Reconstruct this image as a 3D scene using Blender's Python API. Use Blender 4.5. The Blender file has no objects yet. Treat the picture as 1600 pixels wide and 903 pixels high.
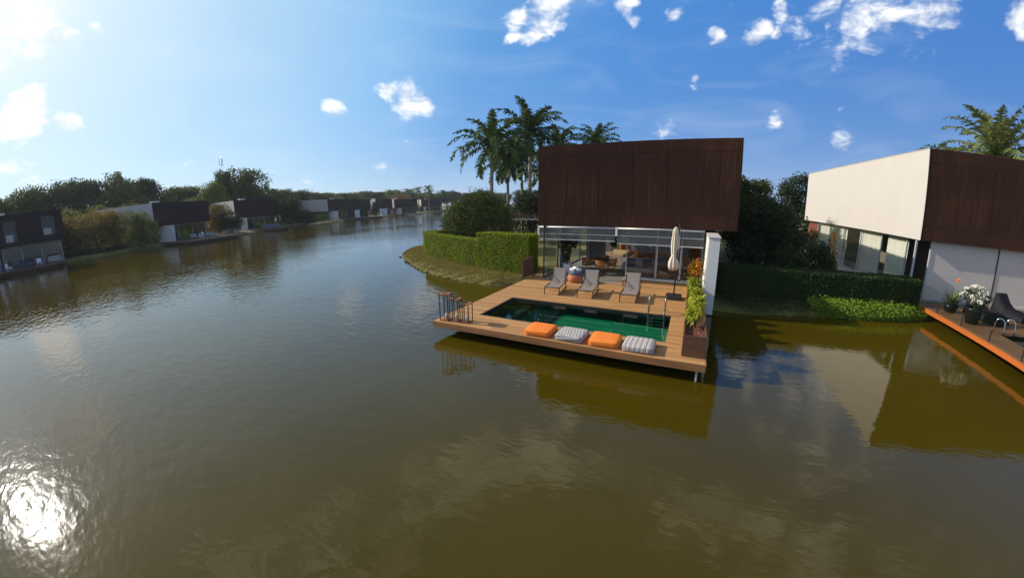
import bpy, bmesh, math, random
import numpy as np
from mathutils import Vector, Matrix
from mathutils.geometry import tessellate_polygon

random.seed(7)
rng = np.random.default_rng(7)
R = math.radians
scene = bpy.context.scene
COL = scene.collection

# ------------------------------------------------------------------ camera
cam_d = bpy.data.cameras.new('camera')
cam = bpy.data.objects.new('camera', cam_d)
COL.objects.link(cam)
cam.matrix_world = (Matrix.Translation((7.746, -18.552, 4.6))
                    @ Matrix.Rotation(R(26.881), 4, 'Z')
                    @ Matrix.Rotation(R(90) - 0.2350, 4, 'X')
                    @ Matrix.Rotation(-0.01148, 4, 'Z'))
cam_d.type = 'PANO'
cam_d.panorama_type = 'FISHEYE_LENS_POLYNOMIAL'
cam_d.sensor_width = 36.0
cam_d.sensor_fit = 'HORIZONTAL'
cam_d.fisheye_fov = R(179)
cam_d.fisheye_polynomial_k0 = 0.0
cam_d.fisheye_polynomial_k1 = -0.08107104043148643
cam_d.fisheye_polynomial_k2 = 0.0007810714430860381
cam_d.fisheye_polynomial_k3 = 3.479410630359789e-05
cam_d.fisheye_polynomial_k4 = -1.3386071644504779e-06
cam_d.clip_start = 0.05
cam_d.clip_end = 6000
scene.camera = cam

# ------------------------------------------------------------------ sun and sky
SUN_EL, SUN_AZ = 27.9, 97.8          # azimuth counted counter-clockwise from +Y
sun_dir = Vector((-math.sin(R(SUN_AZ)) * math.cos(R(SUN_EL)), math.cos(R(SUN_AZ)) * math.cos(R(SUN_EL)), math.sin(R(SUN_EL))))
sd = bpy.data.lights.new('sun', 'SUN')
sun = bpy.data.objects.new('sun', sd)
COL.objects.link(sun)
sd.energy = 5.0
sd.angle = R(0.53)
sd.color = (1.0, 0.91, 0.76)
sun.rotation_euler = (-sun_dir).to_track_quat('-Z', 'Y').to_euler()

SKY_STRENGTH = 0.10
world = bpy.data.worlds.new('World')
scene.world = world
world.use_nodes = True
WT = world.node_tree
WT.nodes.clear()


def wn(t, **k):
    n = WT.nodes.new(t)
    for a, b in k.items():
        setattr(n, a, b)
    return n


def wl(a, b):
    WT.links.new(a, b)


def wmath(op, a, b=None, clamp=False):
    n = wn('ShaderNodeMath', operation=op)
    n.use_clamp = clamp
    for i, x in enumerate((a, b)):
        if x is None:
            continue
        if isinstance(x, (int, float)):
            n.inputs[i].default_value = x
        else:
            wl(x, n.inputs[i])
    return n.outputs[0]


w_out = wn('ShaderNodeOutputWorld')
w_bg = wn('ShaderNodeBackground')
w_bg.inputs[1].default_value = SKY_STRENGTH
sky = wn('ShaderNodeTexSky', sky_type='NISHITA')
sky.sun_disc = False
sky.sun_elevation = R(SUN_EL)
sky.sun_rotation = R(-SUN_AZ)
sky.altitude = 600
sky.air_density = 1.15
sky.dust_density = 0.3
sky.ozone_density = 2.5
w_hs = wn('ShaderNodeHueSaturation')
w_hs.inputs['Saturation'].default_value = 1.25
w_hs.inputs['Value'].default_value = 1.0
wl(sky.outputs[0], w_hs.inputs['Color'])
# clear-air colour: whiter towards the sun and towards the horizon, blended with the Nishita sky
tc0 = wn('ShaderNodeTexCoord')
n0 = wn('ShaderNodeVectorMath', operation='NORMALIZE')
wl(tc0.outputs['Generated'], n0.inputs[0])
sdot = wn('ShaderNodeVectorMath', operation='DOT_PRODUCT')
wl(n0.outputs[0], sdot.inputs[0])
sdot.inputs[1].default_value = sun_dir
sramp = wn('ShaderNodeValToRGB')
els = sramp.color_ramp.elements
STOPS = [(-0.6, (0.05, 0.18, 0.54)), (0.17, (0.066, 0.252, 0.66)), (0.50, (0.115, 0.335, 0.73)), (0.68, (0.28, 0.54, 0.86)), (0.86, (0.47, 0.70, 0.90)), (0.955, (0.68, 0.84, 0.95)), (1.0, (0.86, 0.92, 0.97))]
els[0].position, els[0].color = (STOPS[0][0] + 1) / 2, (*STOPS[0][1], 1)
els[1].position, els[1].color = (STOPS[1][0] + 1) / 2, (*STOPS[1][1], 1)
for p_, c_ in STOPS[2:]:
    e_ = els.new((p_ + 1) / 2)
    e_.color = (*c_, 1)
wl(wmath('MULTIPLY', wmath('ADD', sdot.outputs['Value'], 1.0), 0.5), sramp.inputs[0])
s0 = wn('ShaderNodeSeparateXYZ')
wl(n0.outputs[0], s0.inputs[0])
hz = wmath('POWER', 2.718, wmath('MULTIPLY', wmath('MAXIMUM', s0.outputs[2], 0.0), -8.5))
hz = wmath('MULTIPLY', hz, wmath('ADD', wmath('MULTIPLY', sdot.outputs['Value'], 0.30), 0.42), True)
hmix = wn('ShaderNodeMix', data_type='RGBA')
hmix.inputs[7].default_value = (0.66, 0.80, 0.92, 1)
wl(hz, hmix.inputs[0]); wl(sramp.outputs[0], hmix.inputs[6])
# aureole round the sun, bright enough to burn out in a mirror
glow = wmath('ADD', wmath('MULTIPLY', wmath('POWER', wmath('MAXIMUM', sdot.outputs['Value'], 0.0), 9.0), 0.02),
             wmath('MULTIPLY', wmath('POWER', wmath('MAXIMUM', sdot.outputs['Value'], 0.0), 90.0), 0.55))
glow = wmath('ADD', glow, wmath('MULTIPLY', wmath('POWER', wmath('MAXIMUM', sdot.outputs['Value'], 0.0), 900.0), 16.0))
# deeper blue overhead
zen = wn('ShaderNodeMapRange')
zen.inputs['From Min'].default_value = 0.45
zen.inputs['From Max'].default_value = 0.85
zen.inputs['To Min'].default_value = 1.0
zen.inputs['To Max'].default_value = 0.42
wl(s0.outputs[2], zen.inputs['Value'])
zs = wn('ShaderNodeVectorMath', operation='SCALE')
wl(hmix.outputs[2], zs.inputs[0]); wl(zen.outputs[0], zs.inputs['Scale'])
gl3 = wn('ShaderNodeVectorMath', operation='SCALE')
gl3.inputs[0].default_value = (1.0, 0.96, 0.88)
wl(glow, gl3.inputs['Scale'])
gsum = wn('ShaderNodeVectorMath', operation='ADD')
wl(zs.outputs[0], gsum.inputs[0]); wl(gl3.outputs[0], gsum.inputs[1])
gain = wn('ShaderNodeVectorMath', operation='SCALE')
gain.inputs['Scale'].default_value = 10.0
wl(gsum.outputs[0], gain.inputs[0])
clear = wn('ShaderNodeMix', data_type='RGBA')
clear.inputs[0].default_value = 0.82
wl(w_hs.outputs[0], clear.inputs[6]); wl(gain.outputs[0], clear.inputs[7])
# clouds: noise thresholded inside soft lobes that sit in given directions of the sky
tc = wn('ShaderNodeTexCoord')
nrm = wn('ShaderNodeVectorMath', operation='NORMALIZE')
wl(tc.outputs['Generated'], nrm.inputs[0])
DIRV = nrm.outputs[0]
CLOUDS = [  # (azimuth ccw from +Y, elevation, angular radius in deg, weight)
    (-22.0, 27.0, 15.0, 0.62), (19.0, 31.0, 9.0, 0.6), (89.6, 22.1, 4.8, 1), (86.0, 20.8, 2.9, 0.9), (90.7, 19.0, 2.6, 0.9), (87.9, 11.7, 3.9, 0.95), (84.2, 11.3, 2.3, 0.8), (90.1, 6.9, 2.6, 0.55),
    (88.0, 5.4, 2.9, 0.45), (83.2, 7.8, 0.9, 0.75), (45.3, 15.4, 2.4, 0.95), (42.6, 15.0, 3.7, 1), (39.8, 14.8, 2.7, 0.95), (52.5, 13.3, 2.1, 0.72),
    (21.7, 26.6, 5.1, 1), (26.4, 25.1, 2.7, 0.9), (15.6, 23.8, 1.0, 0.8), (9.2, 26.3, 3.1, 0.9), (2.6, 24.5, 1.7, 0.6), (-3.4, 24.6, 1.1, 0.5),
    (-8.7, 21.8, 3.1, 0.95), (-11.3, 21.7, 1.3, 0.9), (-3.0, 22.3, 1.1, 0.8), (-12.1, 23.9, 1.7, 0.85), (-15.7, 22.5, 2.1, 0.7), (-16.8, 21.0, 1.0, 0.85),
    (-17.0, 24.3, 2.8, 0.9), (-21.3, 22.7, 4.1, 0.9), (-24.2, 21.7, 2.7, 0.8), (-29.2, 22.2, 3.6, 0.95), (-27.0, 21.1, 3.0, 0.8), (-37.5, 21.5, 2.7, 1.0),
    (-28.6, 18.6, 1.4, 0.65), (-0.0, 15.5, 1.3, 0.8), (-10.4, 11.0, 2.0, 0.7), (-17.3, 11.3, 1.0, 0.7), (-18.4, 8.4, 2.2, 0.75), (-25.0, 8.3, 1.4, 0.8),
    (5.0, 9.6, 3.5, 0.5), (56.4, 4.7, 2.5, 0.5), (53.5, 4.5, 2.2, 0.5), (44.5, 4.4, 3.7, 0.5), (41.9, 9.5, 0.9, 0.7), (69.1, 5.5, 3.0, 0.35),
    (81.5, 20.4, 2.0, 0.55), (73.2, 19.9, 1.7, 0.5), (-29.2, 15.1, 0.7, 0.6)
]
sep = wn('ShaderNodeSeparateXYZ')
wl(DIRV, sep.inputs[0])
# flatten the cloud layer: x/z, y/z style coordinates keep the puffs lying down near the horizon
den = wmath('ADD', wmath('MAXIMUM', sep.outputs[2], 0.0), 0.22)
cx = wmath('DIVIDE', sep.outputs[0], den)
cy = wmath('DIVIDE', sep.outputs[1], den)
cmb = wn('ShaderNodeCombineXYZ')
wl(cx, cmb.inputs[0]); wl(cy, cmb.inputs[1]); wl(wmath('MULTIPLY', sep.outputs[2], 6.0), cmb.inputs[2])
pf = wn('ShaderNodeCombineXYZ')                 # puff coordinates: a little squashed upright
wl(sep.outputs[0], pf.inputs[0]); wl(sep.outputs[1], pf.inputs[1]); wl(wmath('MULTIPLY', sep.outputs[2], 1.7), pf.inputs[2])
nz = wn('ShaderNodeTexNoise')
nz.inputs['Scale'].default_value = 13.0
nz.inputs['Detail'].default_value = 10
nz.inputs['Roughness'].default_value = 0.62
nz.inputs['Distortion'].default_value = 0.35
wl(pf.outputs[0], nz.inputs['Vector'])
nzl = wn('ShaderNodeTexNoise')
nzl.inputs['Scale'].default_value = 1.1
nzl.inputs['Detail'].default_value = 3
wl(cmb.outputs[0], nzl.inputs['Vector'])
wrp = wn('ShaderNodeTexNoise')
wrp.inputs['Scale'].default_value = 7.0
wrp.inputs['Detail'].default_value = 5
wl(pf.outputs[0], wrp.inputs['Vector'])
wsub = wn('ShaderNodeVectorMath', operation='SUBTRACT')
wl(wrp.outputs['Color'], wsub.inputs[0]); wsub.inputs[1].default_value = (0.5, 0.5, 0.5)
wmul = wn('ShaderNodeVectorMath', operation='MULTIPLY')
wl(wsub.outputs[0], wmul.inputs[0]); wmul.inputs[1].default_value = (0.16, 0.16, 0.09)
wadd = wn('ShaderNodeVectorMath', operation='ADD')
wl(DIRV, wadd.inputs[0]); wl(wmul.outputs[0], wadd.inputs[1])
wnm = wn('ShaderNodeVectorMath', operation='NORMALIZE')
wl(wadd.outputs[0], wnm.inputs[0])
bias = None
for az, el, rad, wgt in CLOUDS:
    if rad < 1.6: wgt *= 0.86
    v = (-math.sin(R(az)) * math.cos(R(el)), math.cos(R(az)) * math.cos(R(el)), math.sin(R(el)))
    dp = wn('ShaderNodeVectorMath', operation='DOT_PRODUCT')
    wl(wnm.outputs[0], dp.inputs[0])
    dp.inputs[1].default_value = v
    k = 1.0 / (1.0 - math.cos(R(rad)))
    g = wmath('MULTIPLY', wmath('SUBTRACT', dp.outputs['Value'], 1.0), k)      # -1 at the rim
    g = wmath('MULTIPLY', wmath('ADD', g, 1.0, True), wgt)
    bias = g if bias is None else wmath('MAXIMUM', bias, g)
# the high sky that only the water sees carries broken cloud
hi = wn('ShaderNodeMapRange')
hi.inputs['From Min'].default_value = 0.50
hi.inputs['From Max'].default_value = 0.62
wl(sep.outputs[2], hi.inputs['Value'])
hib = wmath('MULTIPLY', hi.outputs[0], wmath('MULTIPLY', wmath('SUBTRACT', nzl.outputs[0], 0.37), 3.6))
# unseen bank of bright cloud, added behind the camera for whiter fill light
bdot = wn('ShaderNodeVectorMath', operation='DOT_PRODUCT')
wl(DIRV, bdot.inputs[0])
bdot.inputs[1].default_value = (0.45, -0.89, 0.0)
bk = wn('ShaderNodeMapRange')
bk.inputs['From Min'].default_value = 0.05
bk.inputs['From Max'].default_value = 0.45
wl(bdot.outputs['Value'], bk.inputs['Value'])
hib = wmath('MAXIMUM', hib, wmath('MULTIPLY', bk.outputs[0], 0.56))
bias = wmath('MAXIMUM', bias if bias is not None else 0.0, hib)
dens = wmath('ADD', wmath('SUBTRACT', wmath('MULTIPLY', nz.outputs[0], 1.35), 0.93), wmath('MULTIPLY', bias, 0.66))
cm = wn('ShaderNodeMapRange')
cm.interpolation_type = 'SMOOTHSTEP'
cm.inputs['From Min'].default_value = 0.0
cm.inputs['From Max'].default_value = 0.46
cm.inputs['To Max'].default_value = 0.95
wl(dens, cm.inputs['Value'])
# soft veil of thin cirrus
ver = wn('ShaderNodeTexNoise')
ver.inputs['Scale'].default_value = 1.3
ver.inputs['Detail'].default_value = 6
ver.inputs['Distortion'].default_value = 1.2
wl(cmb.outputs[0], ver.inputs['Vector'])
vm = wn('ShaderNodeMapRange')
vm.inputs['From Min'].default_value = 0.5
vm.inputs['From Max'].default_value = 0.85
vm.inputs['To Max'].default_value = 0.16
wl(ver.outputs[0], vm.inputs['Value'])
mix0 = wn('ShaderNodeMix', data_type='RGBA')
mix0.inputs[7].default_value = (8.6, 9.2, 9.8, 1)
wl(vm.outputs[0], mix0.inputs[0]); wl(clear.outputs[2], mix0.inputs[6])
mixc = wn('ShaderNodeMix', data_type='RGBA')
cshade = wn('ShaderNodeMix', data_type='RGBA')
cshade.inputs[6].default_value = (6.6, 7.2, 8.2, 1)
cshade.inputs[7].default_value = (11.5, 11.4, 11.1, 1)
wl(wmath('MULTIPLY', wmath('SUBTRACT', nz.outputs[0], 0.35), 3.6, True), cshade.inputs[0])
wl(cshade.outputs[2], mixc.inputs[7])
wl(cm.outputs[0], mixc.inputs[0]); wl(mix0.outputs[2], mixc.inputs[6])
wl(mixc.outputs[2], w_bg.inputs[0])
wl(w_bg.outputs[0], w_out.inputs[0])

scene.view_settings.view_transform = 'Standard'
scene.view_settings.look = 'None'
scene.view_settings.exposure = 0.17
scene.view_settings.gamma = 1.0
scene.render.engine = 'CYCLES'
scene.cycles.max_bounces = 8
scene.cycles.transparent_max_bounces = 16
scene.cycles.caustics_reflective = False
scene.cycles.caustics_refractive = False
scene.cycles.sample_clamp_indirect = 6.0


# ------------------------------------------------------------------ materials
def nodes_of(name):
    m = bpy.data.materials.new(name)
    m.use_nodes = True
    nt = m.node_tree
    b = nt.nodes['Principled BSDF']
    return m, nt, b


def ramp(nt, stops):
    r = nt.nodes.new('ShaderNodeValToRGB')
    e = r.color_ramp.elements
    while len(e) > 1:
        e.remove(e[-1])
    e[0].position, e[0].color = stops[0][0], (*stops[0][1], 1)
    for p, c in stops[1:]:
        x = e.new(p)
        x.color = (*c, 1)
    return r


def tint(c, f):
    return tuple(max(0.0, min(1.0, x * f)) for x in c)


def mat(name, col, rough=0.6, var=0.25, scale=3.0, stretch=(1, 1, 1), bump=0.0, metal=0.0, spec=0.4, island=0.0, detail=5):
    m, nt, b = nodes_of(name)
    b.inputs['Roughness'].default_value = rough
    b.inputs['Metallic'].default_value = metal
    b.inputs['Specular IOR Level'].default_value = spec
    t = nt.nodes.new('ShaderNodeTexCoord')
    mp = nt.nodes.new('ShaderNodeMapping')
    mp.inputs['Scale'].default_value = stretch
    nt.links.new(t.outputs['Object'], mp.inputs[0])
    n = nt.nodes.new('ShaderNodeTexNoise')
    n.inputs['Scale'].default_value = scale
    n.inputs['Detail'].default_value = detail
    n.inputs['Roughness'].default_value = 0.6
    nt.links.new(mp.outputs[0], n.inputs['Vector'])
    fac = n.outputs[0]
    if island:
        g = nt.nodes.new('ShaderNodeNewGeometry')
        mx = nt.nodes.new('ShaderNodeMix')
        mx.inputs[0].default_value = island
        nt.links.new(fac, mx.inputs[2])
        nt.links.new(g.outputs['Random Per Island'], mx.inputs[3])
        fac = mx.outputs[0]
        lo, hi_ = 0.1, 0.9
    else:
        lo, hi_ = 0.28, 0.72
    r = ramp(nt, [(lo, tint(col, 1 - var)), (hi_, tint(col, 1 + var))])
    nt.links.new(fac, r.inputs[0])
    nt.links.new(r.outputs[0], b.inputs['Base Color'])
    if bump:
        bp = nt.nodes.new('ShaderNodeBump')
        bp.inputs['Strength'].default_value = 0.6
        bp.inputs['Distance'].default_value = bump
        nt.links.new(n.outputs[0], bp.inputs['Height'])
        nt.links.new(bp.outputs[0], b.inputs['Normal'])
    return m


def leaf_mat(name, cols, rough=0.5, trans=0.35):
    m, nt, b = nodes_of(name)
    g = nt.nodes.new('ShaderNodeNewGeometry')
    oi = nt.nodes.new('ShaderNodeObjectInfo')
    n = len(cols)
    r = ramp(nt, [(i / max(1, n - 1), c) for i, c in enumerate(cols)])
    t = nt.nodes.new('ShaderNodeTexCoord')
    nn = nt.nodes.new('ShaderNodeTexNoise')
    nn.inputs['Scale'].default_value = 0.9
    nt.links.new(t.outputs['Object'], nn.inputs['Vector'])
    mx = nt.nodes.new('ShaderNodeMix')
    mx.inputs[0].default_value = 0.45
    nt.links.new(g.outputs['Random Per Island'], mx.inputs[2])
    nt.links.new(nn.outputs[0], mx.inputs[3])
    nt.links.new(mx.outputs[0], r.inputs[0])
    hs = nt.nodes.new('ShaderNodeHueSaturation')
    mr = nt.nodes.new('ShaderNodeMapRange')
    mr.inputs['To Min'].default_value = 0.75
    mr.inputs['To Max'].default_value = 1.25
    nt.links.new(oi.outputs['Random'], mr.inputs['Value'])
    nt.links.new(mr.outputs[0], hs.inputs['Value'])
    nt.links.new(r.outputs[0], hs.inputs['Color'])
    nt.links.new(hs.outputs[0], b.inputs['Base Color'])
    b.inputs['Roughness'].default_value = max(rough, 0.62)
    b.inputs['Specular IOR Level'].default_value = 0.10
    tr = nt.nodes.new('ShaderNodeBsdfTranslucent')
    nt.links.new(hs.outputs[0], tr.inputs[0])
    ms = nt.nodes.new('ShaderNodeMixShader')
    ms.inputs[0].default_value = trans
    nt.links.new(b.outputs[0], ms.inputs[1])
    nt.links.new(tr.outputs[0], ms.inputs[2])
    nt.links.new(ms.outputs[0], nt.nodes['Material Output'].inputs[0])
    return m


def glass_mat(name, tintc=(0.85, 0.9, 0.88), ior=1.5, extra=0.0, rough=0.0, haze=0.0, hazec=(0.3, 0.3, 0.3)):
    m, nt, b = nodes_of(name)
    nt.nodes.remove(b)
    tr = nt.nodes.new('ShaderNodeBsdfTransparent')
    tr.inputs[0].default_value = (*tintc, 1)
    gl = nt.nodes.new('ShaderNodeBsdfGlossy')
    gl.inputs['Roughness'].default_value = rough
    lw = nt.nodes.new('ShaderNodeLayerWeight')      # same on both faces of a pane
    lw.inputs['Blend'].default_value = 0.5
    f0 = ((ior - 1) / (ior + 1)) ** 2
    pw = nt.nodes.new('ShaderNodeMath')
    pw.operation = 'POWER'
    nt.links.new(lw.outputs['Facing'], pw.inputs[0])
    pw.inputs[1].default_value = 5.0
    fr = nt.nodes.new('ShaderNodeMath')
    fr.operation = 'MULTIPLY_ADD'
    nt.links.new(pw.outputs[0], fr.inputs[0])
    fr.inputs[1].default_value = 1 - f0
    fr.inputs[2].default_value = f0
    ad = nt.nodes.new('ShaderNodeMath')
    ad.operation = 'ADD'
    ad.use_clamp = True
    ad.inputs[1].default_value = extra
    nt.links.new(fr.outputs[0], ad.inputs[0])
    ms = nt.nodes.new('ShaderNodeMixShader')
    nt.links.new(ad.outputs[0], ms.inputs[0])
    src = tr.outputs[0]
    if haze:
        df = nt.nodes.new('ShaderNodeBsdfDiffuse')
        df.inputs[0].default_value = (*hazec, 1)
        m2 = nt.nodes.new('ShaderNodeMixShader')
        m2.inputs[0].default_value = haze
        nt.links.new(tr.outputs[0], m2.inputs[1])
        nt.links.new(df.outputs[0], m2.inputs[2])
        src = m2.outputs[0]
    nt.links.new(src, ms.inputs[1])
    nt.links.new(gl.outputs[0], ms.inputs[2])
    nt.links.new(ms.outputs[0], nt.nodes['Material Output'].inputs[0])
    return m


def water_mat():
    m, nt, b = nodes_of('lake_water')
    L = nt.links.new
    t = nt.nodes.new('ShaderNodeNewGeometry')
    P = t.outputs['Position']

    def noise(scale, detail, stretch=(1, 1, 1), rot=0.0, dist=0.0, rough=0.5):
        mp = nt.nodes.new('ShaderNodeMapping')
        mp.inputs['Scale'].default_value = stretch
        mp.inputs['Rotation'].default_value = (0, 0, rot)
        L(P, mp.inputs[0])
        n = nt.nodes.new('ShaderNodeTexNoise')
        n.inputs['Scale'].default_value = scale
        n.inputs['Detail'].default_value = detail
        n.inputs['Distortion'].default_value = dist
        n.inputs['Roughness'].default_value = rough
        L(mp.outputs[0], n.inputs['Vector'])
        return n.outputs[0]

    def mth(op, a, c=None):
        n = nt.nodes.new('ShaderNodeMath')
        n.operation = op
        for i, x in enumerate((a, c)):
            if x is None:
                continue
            if isinstance(x, (int, float)):
                n.inputs[i].default_value = x
            else:
                L(x, n.inputs[i])
        return n.outputs[0]
    # murk: slow drifts of olive and brown silt
    big = noise(0.09, 4, rough=0.6)
    r = ramp(nt, [(0.3, (0.045, 0.032, 0.0008)), (0.7, (0.064, 0.046, 0.0014))])
    L(big, r.inputs[0])
    L(r.outputs[0], b.inputs['Base Color'])
    b.inputs['Roughness'].default_value = 0.05
    b.inputs['IOR'].default_value = 1.40
    b.inputs['Specular IOR Level'].default_value = 0.5
    # ripples: swell + wind ripple in drifting patches
    sw = noise(0.85, 2, (0.7, 1.0, 1), R(20))
    rp = noise(2.6, 2, (0.7, 1.4, 1), R(24), 0.25)
    fine = noise(6.0, 2, (0.7, 1.4, 1), R(30))
    pm = nt.nodes.new('ShaderNodeMapRange')
    pm.inputs['From Min'].default_value = 0.40
    pm.inputs['From Max'].default_value = 0.62
    pm.inputs['To Min'].default_value = 0.30
    pm.inputs['To Max'].default_value = 1.0
    L(noise(0.055, 3, (1, 0.5, 1), R(40)), pm.inputs['Value'])
    # the lee of the deck lies calm, the open water to the left is ruffled
    sx_ = nt.nodes.new('ShaderNodeSeparateXYZ')
    L(P, sx_.inputs[0])
    lee = nt.nodes.new('ShaderNodeMapRange')
    lee.interpolation_type = 'SMOOTHSTEP'
    lee.inputs['From Min'].default_value = 5.0
    lee.inputs['From Max'].default_value = -5.0
    lee.inputs['To Min'].default_value = 0.50
    lee.inputs['To Max'].default_value = 1.0
    L(mth('ADD', sx_.outputs[0], mth('MULTIPLY', mth('SUBTRACT', big, 0.5), 9.0)), lee.inputs['Value'])
    far = nt.nodes.new('ShaderNodeMapRange')
    far.inputs['From Min'].default_value = -8.0
    far.inputs['From Max'].default_value = -30.0
    far.inputs['To Min'].default_value = 1.0
    far.inputs['To Max'].default_value = 2.1
    L(sx_.outputs[0], far.inputs['Value'])
    rp = mth('MULTIPLY', rp, far.outputs[0])
    h = mth('ADD', mth('MULTIPLY', mth('MULTIPLY', sw, lee.outputs[0]), 0.015), mth('MULTIPLY', mth('MULTIPLY', rp, mth('MULTIPLY', pm.outputs[0], lee.outputs[0])), 0.017))
    h = mth('ADD', h, mth('MULTIPLY', mth('MULTIPLY', fine, mth('ADD', pm.outputs[0], 0.4)), 0.0020))
    bp = nt.nodes.new('ShaderNodeBump')
    bp.inputs['Strength'].default_value = 1.0
    bp.inputs['Distance'].default_value = 1.0
    L(h, bp.inputs['Height'])
    L(bp.outputs[0], b.inputs['Normal'])
    return m


MAT = {}
MAT['water'] = water_mat()


def rust_mat(name, a, bcol, c):
    m, nt, b = nodes_of(name)
    L = nt.links.new
    t = nt.nodes.new('ShaderNodeTexCoord')

    def noise(scale, st, det=6):
        mp = nt.nodes.new('ShaderNodeMapping')
        mp.inputs['Scale'].default_value = st
        L(t.outputs['Object'], mp.inputs[0])
        n = nt.nodes.new('ShaderNodeTexNoise')
        n.inputs['Scale'].default_value = scale
        n.inputs['Detail'].default_value = det
        n.inputs['Roughness'].default_value = 0.65
        L(mp.outputs[0], n.inputs['Vector'])
        return n.outputs[0]
    streak = noise(1.0, (24, 24, 0.5))
    blot = noise(0.35, (1, 1, 0.7), 4)
    mx = nt.nodes.new('ShaderNodeMix')
    mx.inputs[0].default_value = 0.45
    L(streak, mx.inputs[2]); L(blot, mx.inputs[3])
    r = ramp(nt, [(0.33, a), (0.52, bcol), (0.70, c)])
    L(mx.outputs[0], r.inputs[0])
    L(r.outputs[0], b.inputs['Base Color'])
    b.inputs['Roughness'].default_value = 0.75
    b.inputs['Specular IOR Level'].default_value = 0.2
    return m


MAT['rust'] = rust_mat('weathering_steel', (0.036, 0.017, 0.012), (0.078, 0.032, 0.018), (0.18, 0.074, 0.034))
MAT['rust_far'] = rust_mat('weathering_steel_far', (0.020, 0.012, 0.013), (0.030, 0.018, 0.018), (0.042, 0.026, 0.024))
MAT['white'] = mat('white_render', (0.485, 0.447, 0.415), 0.8, 0.03, 0.8)
MAT['white2'] = mat('white_paint', (0.70, 0.69, 0.67), 0.7, 0.05, 1.2)
MAT['greywall'] = mat('grey_render', (0.46, 0.43, 0.39), 0.8, 0.08, 0.6)
MAT['panel'] = mat('cream_screen', (0.60, 0.52, 0.45), 0.75, 0.04, 0.6)
MAT['roof'] = mat('grey_roof', (0.35, 0.33, 0.31), 0.8, 0.15, 0.8)
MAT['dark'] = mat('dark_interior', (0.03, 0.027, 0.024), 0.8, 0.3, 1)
MAT['concrete'] = mat('grey_concrete', (0.12, 0.11, 0.10), 0.85, 0.2, 2)
MAT['stone'] = mat('stone_floor', (0.25, 0.23, 0.20), 0.45, 0.10, 1.5)
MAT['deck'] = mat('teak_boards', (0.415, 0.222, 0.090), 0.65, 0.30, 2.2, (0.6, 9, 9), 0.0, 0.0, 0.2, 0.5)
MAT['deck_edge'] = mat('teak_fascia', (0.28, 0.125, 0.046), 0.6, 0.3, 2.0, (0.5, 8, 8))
MAT['deck_red'] = mat('stained_boards', (0.20, 0.10, 0.045), 0.5, 0.25, 2.0, (0.6, 9, 9), island=0.5)
MAT['deck_orange'] = mat('orange_fascia', (0.40, 0.105, 0.020), 0.5, 0.15, 2.0, (6, .6, 6))
MAT['wood'] = mat('brown_wood', (0.12, 0.060, 0.034), 0.5, 0.3, 2.0, (0.5, 0.5, 9))
MAT['woodx'] = mat('planter_wood', (0.125, 0.055, 0.030), 0.5, 0.3, 2.0, (0.6, 0.6, 12))
MAT['oak'] = mat('light_oak', (0.62, 0.45, 0.26), 0.45, 0.12, 2.0, (8, 0.6, 8))
MAT['walnut'] = mat('walnut', (0.22, 0.085, 0.03), 0.45, 0.3, 2.0, (0.6, 6, 6))
MAT['tan'] = mat('tan_cane', (0.46, 0.19, 0.06), 0.5, 0.25, 14)
MAT['metal'] = mat('bronze_metal', (0.07, 0.055, 0.045), 0.4, 0.1, 3, metal=0.5)
MAT['black'] = mat('black_metal', (0.022, 0.022, 0.024), 0.45, 0.1, 3)
MAT['steel'] = mat('stainless_steel', (0.50, 0.50, 0.50), 0.18, 0.03, 3, metal=1.0)
MAT['alu'] = mat('grey_aluminium', (0.50, 0.50, 0.50), 0.4, 0.05, 3, metal=0.3)
MAT['sling'] = mat('taupe_sling', (0.235, 0.19, 0.165), 0.75, 0.05, 40)
MAT['canvas'] = mat('cream_canvas', (0.66, 0.55, 0.42), 0.9, 0.07, 6, (4, 4, 0.5))
MAT['orange'] = mat('orange_cloth', (0.78, 0.20, 0.022), 0.85, 0.07, 5)
MAT['grey_cloth'] = mat('grey_cloth', (0.30, 0.29, 0.28), 0.9, 0.08, 6)
MAT['navy'] = mat('navy_cloth', (0.045, 0.06, 0.10), 0.9, 0.15, 6)
MAT['blue_cloth'] = mat('blue_grey_cloth', (0.15, 0.16, 0.24), 0.9, 0.15, 3)
MAT['towel'] = mat('white_towel', (0.80, 0.80, 0.80), 0.95, 0.06, 9)
MAT['towel_blue'] = mat('slate_towel', (0.10, 0.13, 0.18), 0.95, 0.15, 9)
MAT['terracotta'] = mat('terracotta', (0.46, 0.145, 0.075), 0.75, 0.12, 4)
MAT['cover'] = mat('black_cover', (0.010, 0.010, 0.013), 0.6, 0.3, 3, bump=0.03, spec=0.12)
MAT['pot'] = mat('black_pot', (0.010, 0.010, 0.010), 0.35, 0.2, 3, spec=0.2)
MAT['soil'] = mat('bark_mulch', (0.14, 0.05, 0.03), 0.9, 0.6, 18, bump=0.03)
MAT['rusty'] = mat('rusty_iron', (0.26, 0.095, 0.05), 0.75, 0.35, 9)
MAT['wax'] = mat('cream_wax', (0.75, 0.68, 0.55), 0.5, 0.03, 3)
MAT['curtain'] = mat('grey_curtain', (0.22, 0.22, 0.23), 0.9, 0.08, 2)
MAT['sheer'] = mat('white_curtain', (0.78, 0.74, 0.67), 0.9, 0.05, 2)
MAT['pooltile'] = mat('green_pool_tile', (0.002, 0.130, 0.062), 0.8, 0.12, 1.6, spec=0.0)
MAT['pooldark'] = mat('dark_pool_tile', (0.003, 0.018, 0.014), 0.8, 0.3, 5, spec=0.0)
MAT['rim'] = mat('black_stone_rim', (0.02, 0.018, 0.016), 0.5, 0.2, 6)
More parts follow.
